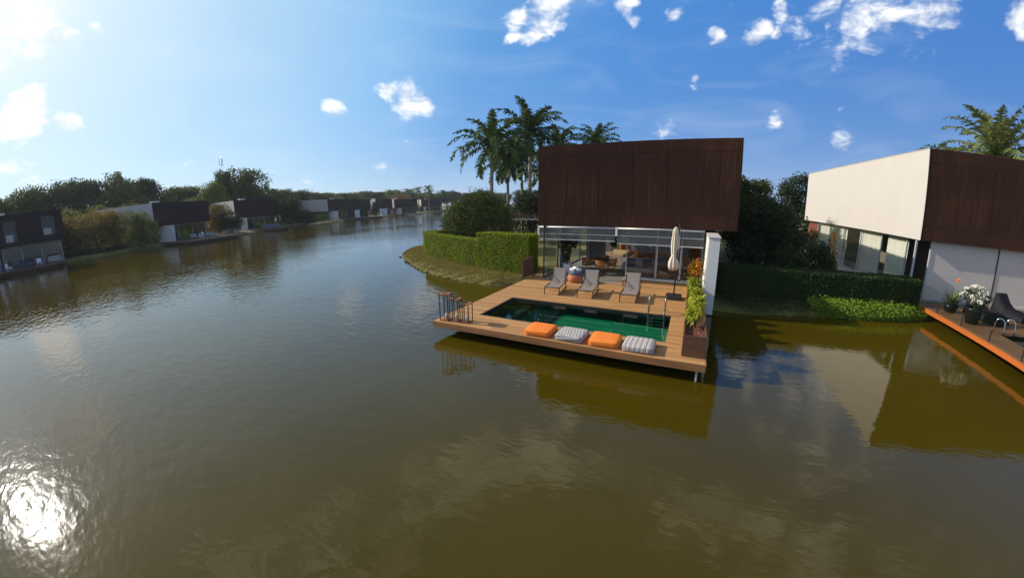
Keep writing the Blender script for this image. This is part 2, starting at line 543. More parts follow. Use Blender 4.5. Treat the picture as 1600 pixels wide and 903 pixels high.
MAT['bark'] = mat('tree_bark', (0.13, 0.10, 0.075), 0.9, 0.3, 5, (1, 1, .3), bump=0.02)
MAT['palmbark'] = mat('palm_bark', (0.27, 0.24, 0.20), 0.85, 0.2, 1.2, (1, 1, 5), bump=0.01)
MAT['shaft'] = mat('palm_crownshaft', (0.12, 0.20, 0.05), 0.5, 0.15, 3)
MAT['glass'] = glass_mat('window_glass', (0.93, 0.95, 0.94), 1.5, 0.0)
MAT['darkpane'] = mat('dark_pane', (0.02, 0.022, 0.028), 0.15, 0.1, 1)
MAT['clear'] = glass_mat('clear_glass', (0.93, 0.95, 0.95), 1.45)
MAT['screen'] = glass_mat('clear_vinyl', (0.62, 0.62, 0.60), 1.5, 0.02, 0.08, 0.10, (0.34, 0.33, 0.31))
MAT['poolwater'] = glass_mat('pool_water', (0.62, 0.92, 0.82), 1.26)
MAT['spray'] = glass_mat('water_spray', (1, 1, 1), 1.05, 0.0, 0.3, 0.30, (0.9, 0.92, 0.95))
MAT['grass'] = mat('lawn', (0.095, 0.115, 0.022), 0.95, 0.45, 0.9, bump=0.05, detail=9)
MAT['ground'] = mat('soil_ground', (0.130, 0.118, 0.028), 0.95, 0.45, 0.7, bump=0.06, detail=9)
MAT['dry'] = mat('dry_grass', (0.15, 0.115, 0.032), 0.95, 0.4, 1.1, bump=0.05, detail=9)
MAT['rock'] = mat('bank_rock', (0.10, 0.085, 0.06), 0.9, 0.4, 4, bump=0.03)
MAT['paving'] = mat('stone_paving', (0.42, 0.36, 0.29), 0.85, 0.12, 2)
MAT['wall_in'] = mat('wood_wall', (0.24, 0.095, 0.035), 0.5, 0.3, 1.5, (5, 5, 0.5))
MAT['wall_in2'] = mat('inside_wall', (0.20, 0.17, 0.14), 0.8, 0.1, 1)
MAT['redwood'] = mat('red_wood_wall', (0.16, 0.045, 0.025), 0.6, 0.3, 2)
MAT['book'] = mat('book_paper', (0.7, 0.68, 0.64), 0.8, 0.1, 8)

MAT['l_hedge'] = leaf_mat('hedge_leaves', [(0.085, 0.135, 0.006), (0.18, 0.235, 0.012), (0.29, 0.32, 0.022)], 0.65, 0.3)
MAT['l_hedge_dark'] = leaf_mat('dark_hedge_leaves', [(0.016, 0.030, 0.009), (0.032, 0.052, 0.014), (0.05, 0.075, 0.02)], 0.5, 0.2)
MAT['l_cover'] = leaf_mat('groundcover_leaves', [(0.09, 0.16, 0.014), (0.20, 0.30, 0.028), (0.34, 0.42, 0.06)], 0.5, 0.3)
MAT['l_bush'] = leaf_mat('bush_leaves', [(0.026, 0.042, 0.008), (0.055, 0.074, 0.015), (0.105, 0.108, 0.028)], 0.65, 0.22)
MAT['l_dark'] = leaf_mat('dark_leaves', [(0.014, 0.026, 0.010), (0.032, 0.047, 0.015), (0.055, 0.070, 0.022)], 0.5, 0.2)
MAT['l_wood'] = leaf_mat('wood_leaves', [(0.042, 0.070, 0.018), (0.088, 0.118, 0.026), (0.15, 0.165, 0.038)], 0.5, 0.25)
MAT['l_mid'] = leaf_mat('mid_leaves', [(0.065, 0.090, 0.016), (0.125, 0.145, 0.026), (0.20, 0.19, 0.042)], 0.5, 0.3)
MAT['l_yellow'] = leaf_mat('ochre_leaves', [(0.11, 0.095, 0.018), (0.22, 0.16, 0.03), (0.32, 0.20, 0.05)], 0.6, 0.3)
MAT['l_orange'] = leaf_mat('orange_leaves', [(0.10, 0.09, 0.02), (0.26, 0.12, 0.04), (0.34, 0.14, 0.06)], 0.6, 0.3)
MAT['l_palm'] = leaf_mat('palm_leaves', [(0.036, 0.070, 0.016), (0.072, 0.115, 0.028), (0.14, 0.17, 0.05)], 0.4, 0.28)
MAT['l_date'] = leaf_mat('date_palm_leaves', [(0.065, 0.090, 0.022), (0.13, 0.15, 0.045), (0.24, 0.225, 0.08)], 0.45, 0.3)
MAT['l_song'] = leaf_mat('yellow_green_leaves', [(0.16, 0.24, 0.02), (0.38, 0.42, 0.03), (0.60, 0.58, 0.06)], 0.4, 0.3)
MAT['l_croton'] = leaf_mat('croton_leaves', [(0.42, 0.035, 0.02), (0.50, 0.08, 0.03), (0.62, 0.30, 0.03), (0.22, 0.20, 0.03), (0.48, 0.10, 0.06)], 0.35, 0.25)
MAT['l_strap'] = leaf_mat('strap_leaves', [(0.05, 0.085, 0.03), (0.10, 0.13, 0.05), (0.22, 0.20, 0.08)], 0.45, 0.25)
MAT['flower'] = leaf_mat('white_petals', [(0.75, 0.74, 0.62), (0.85, 0.84, 0.74)], 0.6, 0.3)
MAT['flower_o'] = leaf_mat('orange_petals', [(0.75, 0.16, 0.03), (0.85, 0.30, 0.05)], 0.6, 0.3)
MAT['l_far_flower'] = leaf_mat('blue_flowers', [(0.07, 0.07, 0.15), (0.13, 0.13, 0.22)], 0.6, 0.3)
MAT['blades'] = leaf_mat('grass_blades', [(0.12, 0.13, 0.02), (0.23, 0.18, 0.035), (0.33, 0.235, 0.06)], 0.7, 0.3)


# ------------------------------------------------------------------ mesh helpers
class MB:
    def __init__(s):
        s.v = []; s.f = []; s.smooth = []

    def add(s, verts, faces, smooth=False):
        o = len(s.v)
        s.v.extend(tuple(p) for p in verts)
        for f in faces:
            s.f.append(tuple(i + o for i in f)); s.smooth.append(smooth)
        return s

    def box(s, x0, y0, z0, x1, y1, z1):
        v = [(x0, y0, z0), (x1, y0, z0), (x1, y1, z0), (x0, y1, z0), (x0, y0, z1), (x1, y0, z1), (x1, y1, z1), (x0, y1, z1)]
        return s.add(v, [(0, 3, 2, 1), (4, 5, 6, 7), (0, 1, 5, 4), (1, 2, 6, 5), (2, 3, 7, 6), (3, 0, 4, 7)])

    def bar(s, a, b, w, h):
        """box beam from a to b, w wide, h high"""
        a, b = Vector(a), Vector(b)
        d = (b - a).normalized()
        up = Vector((0, 0, 1)) if abs(d.z) < 0.95 else Vector((0, 1, 0))
        sx = d.cross(up).normalized() * (w / 2)
        sz = sx.cross(d).normalized() * (h / 2)
        v = [a - sx - sz, a + sx - sz, a + sx + sz, a - sx + sz, b - sx - sz, b + sx - sz, b + sx + sz, b - sx + sz]
        return s.add(v, [(0, 3, 2, 1), (4, 5, 6, 7), (0, 1, 5, 4), (1, 2, 6, 5), (2, 3, 7, 6), (3, 0, 4, 7)])

    def tube(s, pts, rad, n=8, caps=True):
        pts = [Vector(p) for p in pts]
        if not isinstance(rad, (list, tuple)):
            rad = [rad] * len(pts)
        rings = []
        ref = None
        for i, p in enumerate(pts):
            d = (pts[min(i + 1, len(pts) - 1)] - pts[max(i - 1, 0)]).normalized()
            if ref is None or abs(ref.dot(d)) > 0.97:
                ref = Vector((1, 0, 0)) if abs(d.x) < 0.8 else Vector((0, 1, 0))
            sx = (ref - d * ref.dot(d)).normalized()
            sy = d.cross(sx)
            ref = sx
            rings.append([p + (sx * math.cos(2 * math.pi * k / n) + sy * math.sin(2 * math.pi * k / n)) * rad[i] for k in range(n)])
        v = [q for r_ in rings for q in r_]
        f = []
        for i in range(len(pts) - 1):
            for k in range(n):
                f.append((i * n + k, i * n + (k + 1) % n, (i + 1) * n + (k + 1) % n, (i + 1) * n + k))
        if caps:
            f.append(tuple(range(n - 1, -1, -1)))
            f.append(tuple((len(pts) - 1) * n + k for k in range(n)))
        return s.add(v, f, True)

    def lathe(s, prof, c=(0, 0, 0), n=20, fold=None):
        v = []; f = []
        for i, (r_, z) in enumerate(prof):
            for k in range(n):
                a = 2 * math.pi * k / n
                q = r_ * (fold(a, i) if fold else 1)
                v.append((c[0] + q * math.cos(a), c[1] + q * math.sin(a), c[2] + z))
        for i in range(len(prof) - 1):
            for k in range(n):
                f.append((i * n + k, i * n + (k + 1) % n, (i + 1) * n + (k + 1) % n, (i + 1) * n + k))
        f.append(tuple(range(n - 1, -1, -1)))
        f.append(tuple((len(prof) - 1) * n + k for k in range(n)))
        return s.add(v, f, True)

    def puff(s, x0, y0, z0, x1, y1, z1, e=0.32, n=10, p=4.5):
        """soft cushion: superellipsoid filling the box"""
        cx_, cy_, cz_ = (x0 + x1) / 2, (y0 + y1) / 2, (z0 + z1) / 2
        ax, ay, az = (x1 - x0) / 2, (y1 - y0) / 2, (z1 - z0) / 2
        v = []; f = []
        nu, nv = n * 4, n * 2
        sp = lambda t, q: math.copysign(abs(t) ** q, t)
        q1, q2 = e, 2.0 / p
        for j in range(nv + 1):
            ph = -math.pi / 2 + math.pi * j / nv
            for i in range(nu):
                th = 2 * math.pi * i / nu
                v.append((cx_ + ax * sp(math.cos(ph), q1) * sp(math.cos(th), q2 * 0.5), cy_ + ay * sp(math.cos(ph), q1) * sp(math.sin(th), q2 * 0.5), cz_ + az * sp(math.sin(ph), q1 * 1.6)))
        for j in range(nv):
            for i in range(nu):
                f.append((j * nu + i, j * nu + (i + 1) % nu, (j + 1) * nu + (i + 1) % nu, (j + 1) * nu + i))
        return s.add(v, f, True)

    def mesh(s, name):
        me = bpy.data.meshes.new(name)
        me.from_pydata([tuple(p) for p in s.v], [], s.f)
        me.polygons.foreach_set('use_smooth', s.smooth)
        me.update()
        return me

    def build(s, name, m, parent=None, loc=None, rz=0.0):
        return link(name, s.mesh(name), m, parent, loc, rz)


def link(name, me, m, parent=None, loc=None, rz=0.0):
    o = bpy.data.objects.new(name, me)
    COL.objects.link(o)
    ms = m if isinstance(m, (list, tuple)) else [m]
    if not me.materials:
        for x in ms:
            me.materials.append(MAT[x] if isinstance(x, str) else x)
    if loc is not None:
        o.location = loc
    o.rotation_euler.z = rz
    if parent is not None:
        o.parent = parent
    return o


def tag(o, label, cat, group=None, kind=None):
    if label: o['label'] = label
    if cat: o['category'] = cat
    if group: o['group'] = group
    if kind: o['kind'] = kind
    return o


def thing(name, label, cat, loc=(0, 0, 0), rz=0.0, group=None):
    o = bpy.data.objects.new(name, None)
    o.empty_display_size = 0.2
    COL.objects.link(o)
    o.location = loc
    o.rotation_euler.z = rz
    return tag(o, label, cat, group)


def copy_tree(o, parent=None):
    c = o.copy()
    COL.objects.link(c)
    c.parent = parent
    for ch in list(o.children):
        copy_tree(ch, c)
    return c


def quads_mesh(name, V):
    """V: (N,4,3) loose quads"""
    n = len(V)
    me = bpy.data.meshes.new(name)
    me.vertices.add(n * 4)
    me.vertices.foreach_set('co', V.reshape(-1).astype(np.float32))
    me.loops.add(n * 4)
    me.loops.foreach_set('vertex_index', np.arange(n * 4, dtype=np.int32))
    me.polygons.add(n)
    me.polygons.foreach_set('loop_start', np.arange(0, n * 4, 4, dtype=np.int32))
    me.update(calc_edges=True)
    return me


def unit(a):
    return a / np.maximum(np.linalg.norm(a, axis=-1, keepdims=True), 1e-9)


def leaf_quads(C, size, nrm=None, spread=1.0, aspect=0.5, var=0.4):
    """diamond leaves at C; nrm: preferred facing, spread: how far they scatter from it"""
    n = len(C)
    d = unit(rng.normal(size=(n, 3)))
    if nrm is not None:
        d = unit(nrm + d * spread)
    t = unit(np.cross(d, unit(rng.normal(size=(n, 3)))))
    s = np.cross(d, t)
    L = (size * (1 + var * (rng.random(n) * 2 - 1)))[:, None]
    return np.stack([C - t * L * .5, C + s * L * aspect * .5, C + t * L * .5, C - s * L * aspect * .5], 1)


def crown_points(lobes, n, clumps=14, sig=0.22, fill=0.25):
    """leaf positions in lobes (cx,cy,cz,rx,ry,rz): clumps near each lobe's surface plus thin fill"""
    lob = np.array(lobes, float)
    w = (lob[:, 3] * lob[:, 4] * lob[:, 5]) ** (2 / 3)
    w = w / w.sum()
    out = []; nr = []
    for l, q in zip(lob, w):
        m = int(n * q)
        k = max(4, int(clumps * (q * len(lob)) ** .5))
        dirs = unit(rng.normal(size=(k, 3)))
        dirs[:, 2] = np.where(dirs[:, 2] < -.55, -dirs[:, 2], dirs[:, 2])
        rr = 0.62 + 0.38 * rng.random(k)
        cen = dirs * rr[:, None]
        idx = rng.integers(0, k, m)
        p = cen[idx] + np.clip(rng.normal(size=(m, 3)), -1.7, 1.7) * sig * (0.7 + .6 * rng.random(k))[idx][:, None]
        mf = int(m * fill)
        dd = unit(rng.normal(size=(mf, 3)))
        p[:mf] = dd * (0.55 + .4 * rng.random(mf))[:, None]
        out.append(l[:3] + p * l[3:])
        nr.append(unit(p))
    return np.concatenate(out), np.concatenate(nr)


def crown_mesh(name, lobes, n, leaf, clumps=14, sig=0.22, aspect=0.55, spread=1.1):
    P, N = crown_points(lobes, n, clumps, sig)
    return quads_mesh(name, leaf_quads(P, np.full(len(P), leaf), N, spread, aspect))


def random_lobes(n, w, h0, h1, seed):
    r_ = random.Random(seed)
    L = []
    for i in range(n):
        a = r_.uniform(0, 6.283); d = r_.uniform(0.1, 0.32) * w
        z = r_.uniform(h0 + (h1 - h0) * .25, h1 - (h1 - h0) * .22)
        s = r_.uniform(.2, .34) * w
        L.append((math.cos(a) * d, math.sin(a) * d, z, s, s, min(s * r_.uniform(.7, 1.0), (h1 - z))))
    L.append((0, 0, (h0 + h1) / 2, w * .3, w * .3, (h1 - h0) * .42))
    return L


def trunk_mb(h, r0, lobes, lean=0.0):
    mb = MB()
    top = Vector((lean, 0, h))
    pts = [Vector((lean * t * t, 0.02 * math.sin(5 * t), h * t)) for t in (0, .2, .45, .7, 1)]
    mb.tube(pts, [r0 * 1.35, r0, r0 * .85, r0 * .7, r0 * .5], 9)
    for l in lobes[:7]:
        e = Vector(l[:3])
        s = pts[2] + (pts[4] - pts[2]) * random.uniform(0, .8)
        md = (s + e) / 2 + Vector((0, 0, .06 * h))
        mb.tube([s, md, e], [r0 * .45, r0 * .3, r0 * .12], 6)
    return mb


def polyline_resample(pts, step):
    out = []
    for a, b in zip(pts[:-1], pts[1:]):
        a, b = Vector(a), Vector(b)
        k = max(1, int((b - a).length / step))
        for i in range(k):
            out.append(a + (b - a) * i / k)
    out.append(Vector(pts[-1]))
    return out


# ------------------------------------------------------------------ water, land
wm = MB()
wm.add([(-900, -900, 0), (900, -900, 0), (900, 900, 0), (-900, 900, 0)], [(0, 1, 2, 3)])
water = wm.build('water', 'water')
tag(water, 'olive green lake water with soft wind ripples', 'water', kind='structure')
bed = MB()
bed.add([(-1500, -1500, -1.6), (1500, -1500, -1.6), (1500, 1500, -1.6), (-1500, 1500, -1.6)], [(0, 1, 2, 3)])
tag(bed.build('lake_bed', 'ground'), 'muddy lake bed under the water', 'lake bed', kind='structure')

SHORE = [(-62, -420), (-61, -60), (-63, -30), (-63, -13), (-65.5, -7), (-70.5, 1), (-72, 8), (-71, 14), (-76, 22), (-80, 30), (-81, 38),
         (-88, 48), (-94, 56), (-101, 70), (-106, 85), (-113, 98), (-115, 115), (-128, 140), (-134, 157), (-139, 172), (-140, 185), (-130, 180),
         (-111, 142.5), (-63.4, 78), (-27.8, 31), (-21.0, 16), (-18.4, 9.5), (-16.7, 6.6), (-14.4, 4.6), (-11.6, 2.4), (-9.2, 0.85), (-7.4, 0.0),
         (-5.8, -0.55), (-4.2, -0.95), (-2.7, -1.2), (-1.3, -0.85), (-0.2, -0.55), (3, 0.2), (6, 0), (8.2, -1.2), (9.1, -1.75), (11, -1.3), (13.9, -0.55),
         (15.4, -0.42), (17.2, -0.1), (18.4, 0.45), (19.2, 1.1), (22, 1.2), (40, 1), (500, 1)]


def shore_ring():
    pts = []
    for a, b in zip(SHORE[:-1], SHORE[1:]):
        a, b = Vector(a), Vector(b)
        near = (a.length < 40 or b.length < 40)
        k = max(1, int((b - a).length / (0.5 if near and (b - a).length < 30 else 6)))
        pts += [a + (b - a) * i / k for i in range(k)]
    pts.append(Vector(SHORE[-1]))
    # smooth
    for _ in range(6):
        pts = [pts[0]] + [(pts[i - 1] + pts[i] * 2 + pts[i + 1]) / 4 for i in range(1, len(pts) - 1)] + [pts[-1]]
    return pts


sp_ = shore_ring()
nn_ = []
for i, p in enumerate(sp_):
    d = (sp_[min(i + 1, len(sp_) - 1)] - sp_[max(i - 1, 0)]).normalized()
    nn_.append(Vector((-d.y, d.x)))       # land lies left of the walking direction
lm_ = MB()
rings = []
for off, z, jit in ((-0.25, -1.7, 0), (0.0, -0.05, .06), (0.10, 0.17, .06), (0.55, 0.36, .04), (1.7, 0.5, .02)):
    rings.append([(p.x + n.x * (off + random.uniform(-jit, jit)), p.y + n.y * (off + random.uniform(-jit, jit)), z + random.uniform(-jit, jit) * .5) for p, n in zip(sp_, nn_)])
n_ = len(sp_)
allv = [q for r_ in rings for q in r_]
faces = []
for k in range(len(rings) - 1):
    for i in range(n_ - 1):
        faces.append((k * n_ + i, k * n_ + i + 1, (k + 1) * n_ + i + 1, (k + 1) * n_ + i))
outer = [(500, 1500, .5), (-1500, 1500, .5), (-1500, -420, .5)]
poly = [Vector(q) for q in rings[-1]] + [Vector(q) for q in outer]
base = (len(rings) - 1) * n_
allv += outer
tri = tessellate_polygon([[Vector((q.x, q.y, 0)) for q in poly]])
for t in tri:
    faces.append(tuple(base + i for i in t))
lm_.add(allv, faces)
land = lm_.build('ground', 'ground')
bmx = bmesh.new(); bmx.from_mesh(land.data); bmesh.ops.recalc_face_normals(bmx, faces=bmx.faces)
bmx.to_mesh(land.data); bmx.free()
tag(land, 'grassy shore around the lake', 'ground', kind='structure')


def sheet(name, pts, z, m, label, cat):
    mb = MB()
    mb.add([(x, y, z) for x, y in pts], [tuple(range(len(pts)))])
    return tag(mb.build(name, m), label, cat, kind='structure')


# far lawns, pale strips of cut grass between the far houses
sheet('lawn', [(-70, -12), (-67.5, -6.5), (-73.5, 1), (-78, -1), (-76, -10)], .53, 'l_lawn' if 'l_lawn' in MAT else 'grass', 'shaded lawn sloping to the water between the two left houses', 'lawn')
sheet('lawn', [(-79, 17), (-80, 22.5), (-84, 22), (-83, 16)], .53, 'grass', 'small lawn right of the second far house', 'lawn')
sheet('lawn', [(-90.5, 45), (-104, 62), (-110, 58), (-96, 43)], .53, 'grass', 'bright strip of lawn below the clipped far hedge', 'lawn')

# ------------------------------------------------------------------ the main house
hs = thing('lake_house', 'house with rust brown ribbed upper box over an open living room, behind the loungers', 'house', (0, 0, 0))


def ribbed(mb, x0, x1, z0, z1, y, pitch=0.075, depth=0.028):
    n = max(1, round((x1 - x0) / pitch))
    p = (x1 - x0) / n
    v = []; f = []
    xs = []
    for i in range(n):
        a = x0 + i * p
        xs += [(a, 0), (a + p * .30, 0), (a + p * .42, depth), (a + p * .88, depth)]
    xs.append((x1, 0))
    for x, d in xs:
        v.append((x, y + d, z0)); v.append((x, y + d, z1))
    for i in range(len(xs) - 1):
        f.append((2 * i, 2 * i + 2, 2 * i + 3, 2 * i + 1))
    mb.add(v, f)


def ribbed_front(W, z0, z1, xsplit, zsplit, y):
    mb = MB()
    g = 0.034
    zs = [z0] + zsplit + [z1]
    for j in range(len(zs) - 1):
        xs = [0] + (xsplit if 0 < j < len(zs) - 2 else []) + [W]
        for i in range(len(xs) - 1):
            ribbed(mb, xs[i] + g / 2, xs[i + 1] - g / 2, zs[j] + (g / 2 if j else 0), zs[j + 1] - (g / 2 if j < len(zs) - 2 else 0), y + random.uniform(0, .006))
    return mb


ribbed_front(9.8, 3.41, 7.53, [1.62, 3.3, 5.0, 6.6, 8.17, 8.87], [4.13, 6.95], 0.0).build('steel_screen', 'rust', hs)
MB().box(0.0, 0.05, 3.41, 9.8, 0.16, 7.52).build('screen_frame', 'dark', hs)
mb = MB()
mb.box(0.0, 0.17, 3.42, 0.18, 19.7, 7.45).box(9.62, 0.17, 3.42, 9.8, 19.7, 7.45).box(0.18, 19.5, 3.42, 9.62, 19.7, 7.45)
mb.build('upper_wall', 'white', hs)
MB().box(0.18, 0.17, 7.1, 9.62, 19.5, 7.3).build('roof', 'roof', hs)
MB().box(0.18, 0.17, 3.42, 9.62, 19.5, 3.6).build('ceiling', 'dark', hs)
mb = MB().box(8.51, -2.40, 0.06, 8.94, 2.39, 3.245)
w_ = mb.build('fin_wall', 'white2', hs)
MB().box(8.48, -2.43, 3.246, 8.97, 2.40, 3.29).build('coping', 'white', w_)
mb = MB()
mb.box(8.52, 2.40, 0.3, 8.90, 12.0, 3.41)
mb.box(0.2, 12.0, .3, 8.9, 12.2, 3.41)
mb.build('ground_wall', 'wall_in2', hs)
MB().box(0.30, -0.35, 0.30, 8.5, 1.3, 0.552).box(0.3, 1.3, .3, 8.5, 12.0, 0.560).build('stone_floor', 'stone', hs)
MB().box(4.55, 1.27, 0.552, 8.48, 1.40, 0.60).build('door_sill', 'white2', hs)
MB().box(4.0, 9.2, .56, 8.5, 9.35, 3.41).build('feature_wall', 'wall_in', hs)
# left side wall of the living room: framed glass with a curtain behind
sw = MB()
for y0 in (-0.3, 2.0, 4.4, 6.8):
    sw.box(0.46, y0, .56, 0.52, y0 + .06, 3.40)
sw.box(0.46, -0.3, 3.30, .52, 7.0, 3.40).box(0.46, -.3, .56, .52, 7.0, .62)
gw = sw.build('side_window', 'black', hs)
MB().box(0.485, -0.22, .63, 0.495, 6.8, 3.29).build('pane', 'glass', gw)
# sliding glass doors across the right of the room
for x0, x1, y in ((4.62, 6.20, 1.42), (6.20, 7.42, 1.36), (7.42, 8.46, 1.42)):
    fb = MB()
    for x in (x0, x1 - .05):
        fb.box(x, y - .02, .60, x + .05, y + .02, 3.40)
    fb.box(x0, y - .02, .60, x1, y + .02, .66).box(x0, y - .02, 3.33, x1, y + .02, 3.40)
    d_ = fb.build('sliding_door', 'alu', hs)
    MB().box(x0 + .05, y - .004, .66, x1 - .05, y + .004, 3.33).build('pane', 'glass', d_)
# clear roll-down blinds with rails, half lowered
for x0, x1, zb in ((0.12, 4.24, 2.70), (4.36, 8.40, 2.60)):
    f = MB()
    f.tube([(x0, -0.02, 3.34), (x1, -0.02, 3.34)], .045, 10)
    bl = f.build('roll_blind', 'alu', hs)
    MB().box(x0, -0.03, zb, x1, -0.018, 3.33).build('vinyl_sheet', 'screen', bl)
    MB().bar((x0, -0.025, zb - .02), (x1, -0.025, zb - .02), .05, .05).build('bottom_rail', 'alu', bl)
    MB().bar((x0, -0.025, 2.98), (x1, -0.025, 2.98), .02, .025).build('seam', 'alu', bl)
MB().box(4.25, -0.06, 2.95, 4.35, 0.04, 3.40).build('blind_bracket', 'white2', hs)
MB().box(0.02, -.06, 2.9, .11, .04, 3.41).build('blind_bracket', 'white2', hs)


def wavy(mb, a, b, z0, z1, amp=0.06, wl_=0.22):
    a, b = Vector(a), Vector(b)
    L = (b - a).length
    n = max(8, int(L / wl_ * 8))
    d = (b - a) / L
    nrm_ = Vector((-d.y, d.x, 0))
    v = []; f = []
    for i in range(n + 1):
        s = L * i / n
        p = a + d * s + nrm_ * amp * (math.sin(2 * math.pi * s / wl_) + .35 * math.sin(2 * math.pi * s / wl_ * 2.3 + 1))
        v += [(p.x, p.y, z0), (p.x, p.y, z1)]
    for i in range(n):
        f.append((2 * i, 2 * i + 2, 2 * i + 3, 2 * i + 1))
    mb.add(v, f, True)


cb = MB(); wavy(cb, (1.55, 4.6, 0), (2.75, 4.9, 0), .58, 3.38)
tag(cb.build('curtain', 'curtain'), 'grey floor length curtain hanging in the living room behind the towel basket', 'curtain')
cb = MB(); wavy(cb, (0.62, 2.1, 0), (0.62, 3.7, 0), .58, 3.38, .04)
tag(cb.build('curtain', 'curtain'), 'grey curtain gathered along the left glass wall of the living room', 'curtain')

# ------------------------------------------------------------------ deck and pool
dk = thing('pool_deck', 'brown timber deck cantilevered over the lake with a sunken pool', 'deck', (0, 0, 0))
X0, X1, Y0, Y1 = -0.29, 8.46, -8.96, 1.27
PX0, PX1, PY0, PY1 = 0.82, 7.37, -7.66, -4.84
bm_ = MB()
y = Y0 + .01
bw = 0.118
while y < Y1 - .02:
    segs = [(X0, X1)]
    ym = y + bw / 2
    if PY0 - .03 < ym < PY1 + .03:
        segs = [(X0, PX0), (PX1, X1)]
    elif ym > -0.3:
        segs = [(X0, 0.29), (0.29, X1)] if ym < -0.36 else ([(X0, 0.29)] if ym > -.36 else segs)
    for a, b in segs:
        x = a
        while x < b - .01:
            L = random.uniform(1.8, 3.6)
            e = min(b, x + L)
            if b - e < .7: e = b
            z = 0.54 + random.uniform(-.0025, .0025)
            bm_.box(x + .002, y, .505, e - .002, min(y + bw - .007, Y1), z)
            x = e
    y += bw
bm_.build('deck_boards', 'deck', dk)
MB().box(0.3, -0.36, .505, 8.46, Y1, .545).box(-.2, Y0 + .06, .40, PX0 - .12, -.4, .50).box(PX1 + .12, Y0 + .06, .40, 8.4, -.4, .50).box(-.2, Y0 + .06, .40, 8.4, PY0 - .12, .50).box(-.2, PY1 + .12, .40, 8.4, -.4, .50).build('deck_frame', 'dark', dk)
# boards right up to the door sill on the right of the room
ob = MB()
y = -0.36
while y < 1.26:
    x = 4.55 if y > -0.3 else 3.4
    while x < 8.4:
        e = min(8.46, x + random.uniform(1.6, 2.6))
        if 8.46 - e < .6: e = 8.46
        ob.box(x + .002, y, .546, e - .002, min(y + .111, 1.26), .556 + random.uniform(-.002, .002))
        x = e
    y += .118
ob.build('deck_boards', 'deck', dk)
fas = MB()
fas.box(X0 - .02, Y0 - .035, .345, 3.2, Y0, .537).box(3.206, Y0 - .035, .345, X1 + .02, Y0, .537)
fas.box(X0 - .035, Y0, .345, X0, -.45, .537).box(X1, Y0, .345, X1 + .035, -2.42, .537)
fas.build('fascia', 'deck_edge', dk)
un = MB()
un.box(0.75, -8.2, -1.4, 7.6, -0.5, -0.19).box(X0 + .05, Y0 + .05, .30, X1 - .05, PY0 - .12, .36).box(X0 + .05, PY1 + .12, .30, X1 - .05, -.5, .36).box(X0 + .05, PY0 - .119, .30, PX0 - .12, PY1 + .119, .36).box(PX1 + .12, PY0 - .119, .30, X1 - .05, PY1 + .119, .36)
un.build('understructure', 'concrete', dk)
pl = MB().tube([(8.28, -8.86, .35), (8.28, -8.86, -1.4)], .03, 8).build('drain_pipe', 'alu', dk)
# pool shell: depth as the eye reads it through the water
D = 0.505
ps = MB()
ps.box(PX0 - .1, PY0 - .1, .54 - D - .02, PX1 + .1, PY1 + .1, .54 - D)
ps.build('pool_floor', 'pooltile', dk)
pw_ = MB()
pw_.box(PX0 - .1, PY1, .541 - D, PX1 + .1, PY1 + .1, .43).box(PX0 - .1, PY0 - .1, .541 - D, PX1 + .1, PY0, .43).box(PX0 - .1, PY0, .541 - D, PX0, PY1, .43).box(PX1, PY0, .541 - D, PX1 + .1, PY1, .43)
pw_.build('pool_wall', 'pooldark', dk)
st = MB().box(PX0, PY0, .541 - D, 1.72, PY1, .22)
stp = st.build('pool_step_and_shade', 'pooldark', dk)
MB().box(1.721, PY0, .541 - D, 3.10, PY1, .12).build('pool_step_and_shade', 'pooldark', dk)  # added dark slab, stands in for the left wall's shadow on the floor
MB().box(1.69, PY0, .221, 1.73, PY1, .235).build('step_edge', 'rim', stp)
rm = MB()
t_ = .055
rm.box(PX0 - .1, PY1 - .0, .431, PX1 + .1, PY1 + .1, .503).box(PX0 - .1, PY0 - .1, .431, PX1 + .1, PY0, .503).box(PX0 - .1, PY0, .431, PX0, PY1, .503).box(PX1, PY0, .431, PX1 + .1, PY1, .503)
rm.box(PX0 - .001, PY1 - t_, .36, PX1 + .001, PY1 - .001, .530).box(PX0 + .001, PY0, .36, PX0 + t_, PY1 - t_, .530)
rm.build('pool_rim', 'rim', dk)
MB().add([(PX0, PY0, .47), (PX1, PY0, .47), (PX1, PY1, .47), (PX0, PY1, .47)], [(0, 1, 2, 3)]).build('pool_water', 'poolwater', dk)

# pool ladder
ld = thing('pool_ladder', 'stainless steel ladder with two curved handrails at the back right of the pool', 'pool ladder', (6.55, -4.86, 0.54))
for dx in (0.0, 0.58):
    pts = [(dx, 0.38, 0), (dx, .38, .35)] + [(dx, .19 + .19 * math.cos(a), .50 + .17 * math.sin(a)) for a in np.linspace(0, math.pi, 9)] + [(dx, 0.0, .35), (dx, -.06, -.42)]
    MB().tube(pts, .024, 10).build('handrail', 'steel', ld)
for z in (-.14, -.26, -.38):
    MB().box(.02, -.10, z - .015, .56, 0.0, z + .015).build('step', 'steel', ld)

# fence panel at the left end of the deck
fp = thing('fence_panel', 'short brown timber screen panel closing the left edge of the deck by the hedge', 'fence', (-0.44, -1.1, 0.54))
for k in range(9):
    pass
bmq = MB()
for k in range(11):
    bmq.box(-.015, .06 + k * .118, .05, .015, .06 + k * .118 + .112, 1.02)
bmq.build('board_panel', 'wood', fp)
MB().box(-.03, 0, -.2, .03, .05, 1.06).build('post', 'wood', fp)
MB().box(-.03, 1.38, -.2, .03, 1.43, 1.06).build('post', 'wood', fp)
MB().box(-.035, .0, 1.061, .035, 1.43, 1.09).build('top_rail', 'wood', fp)

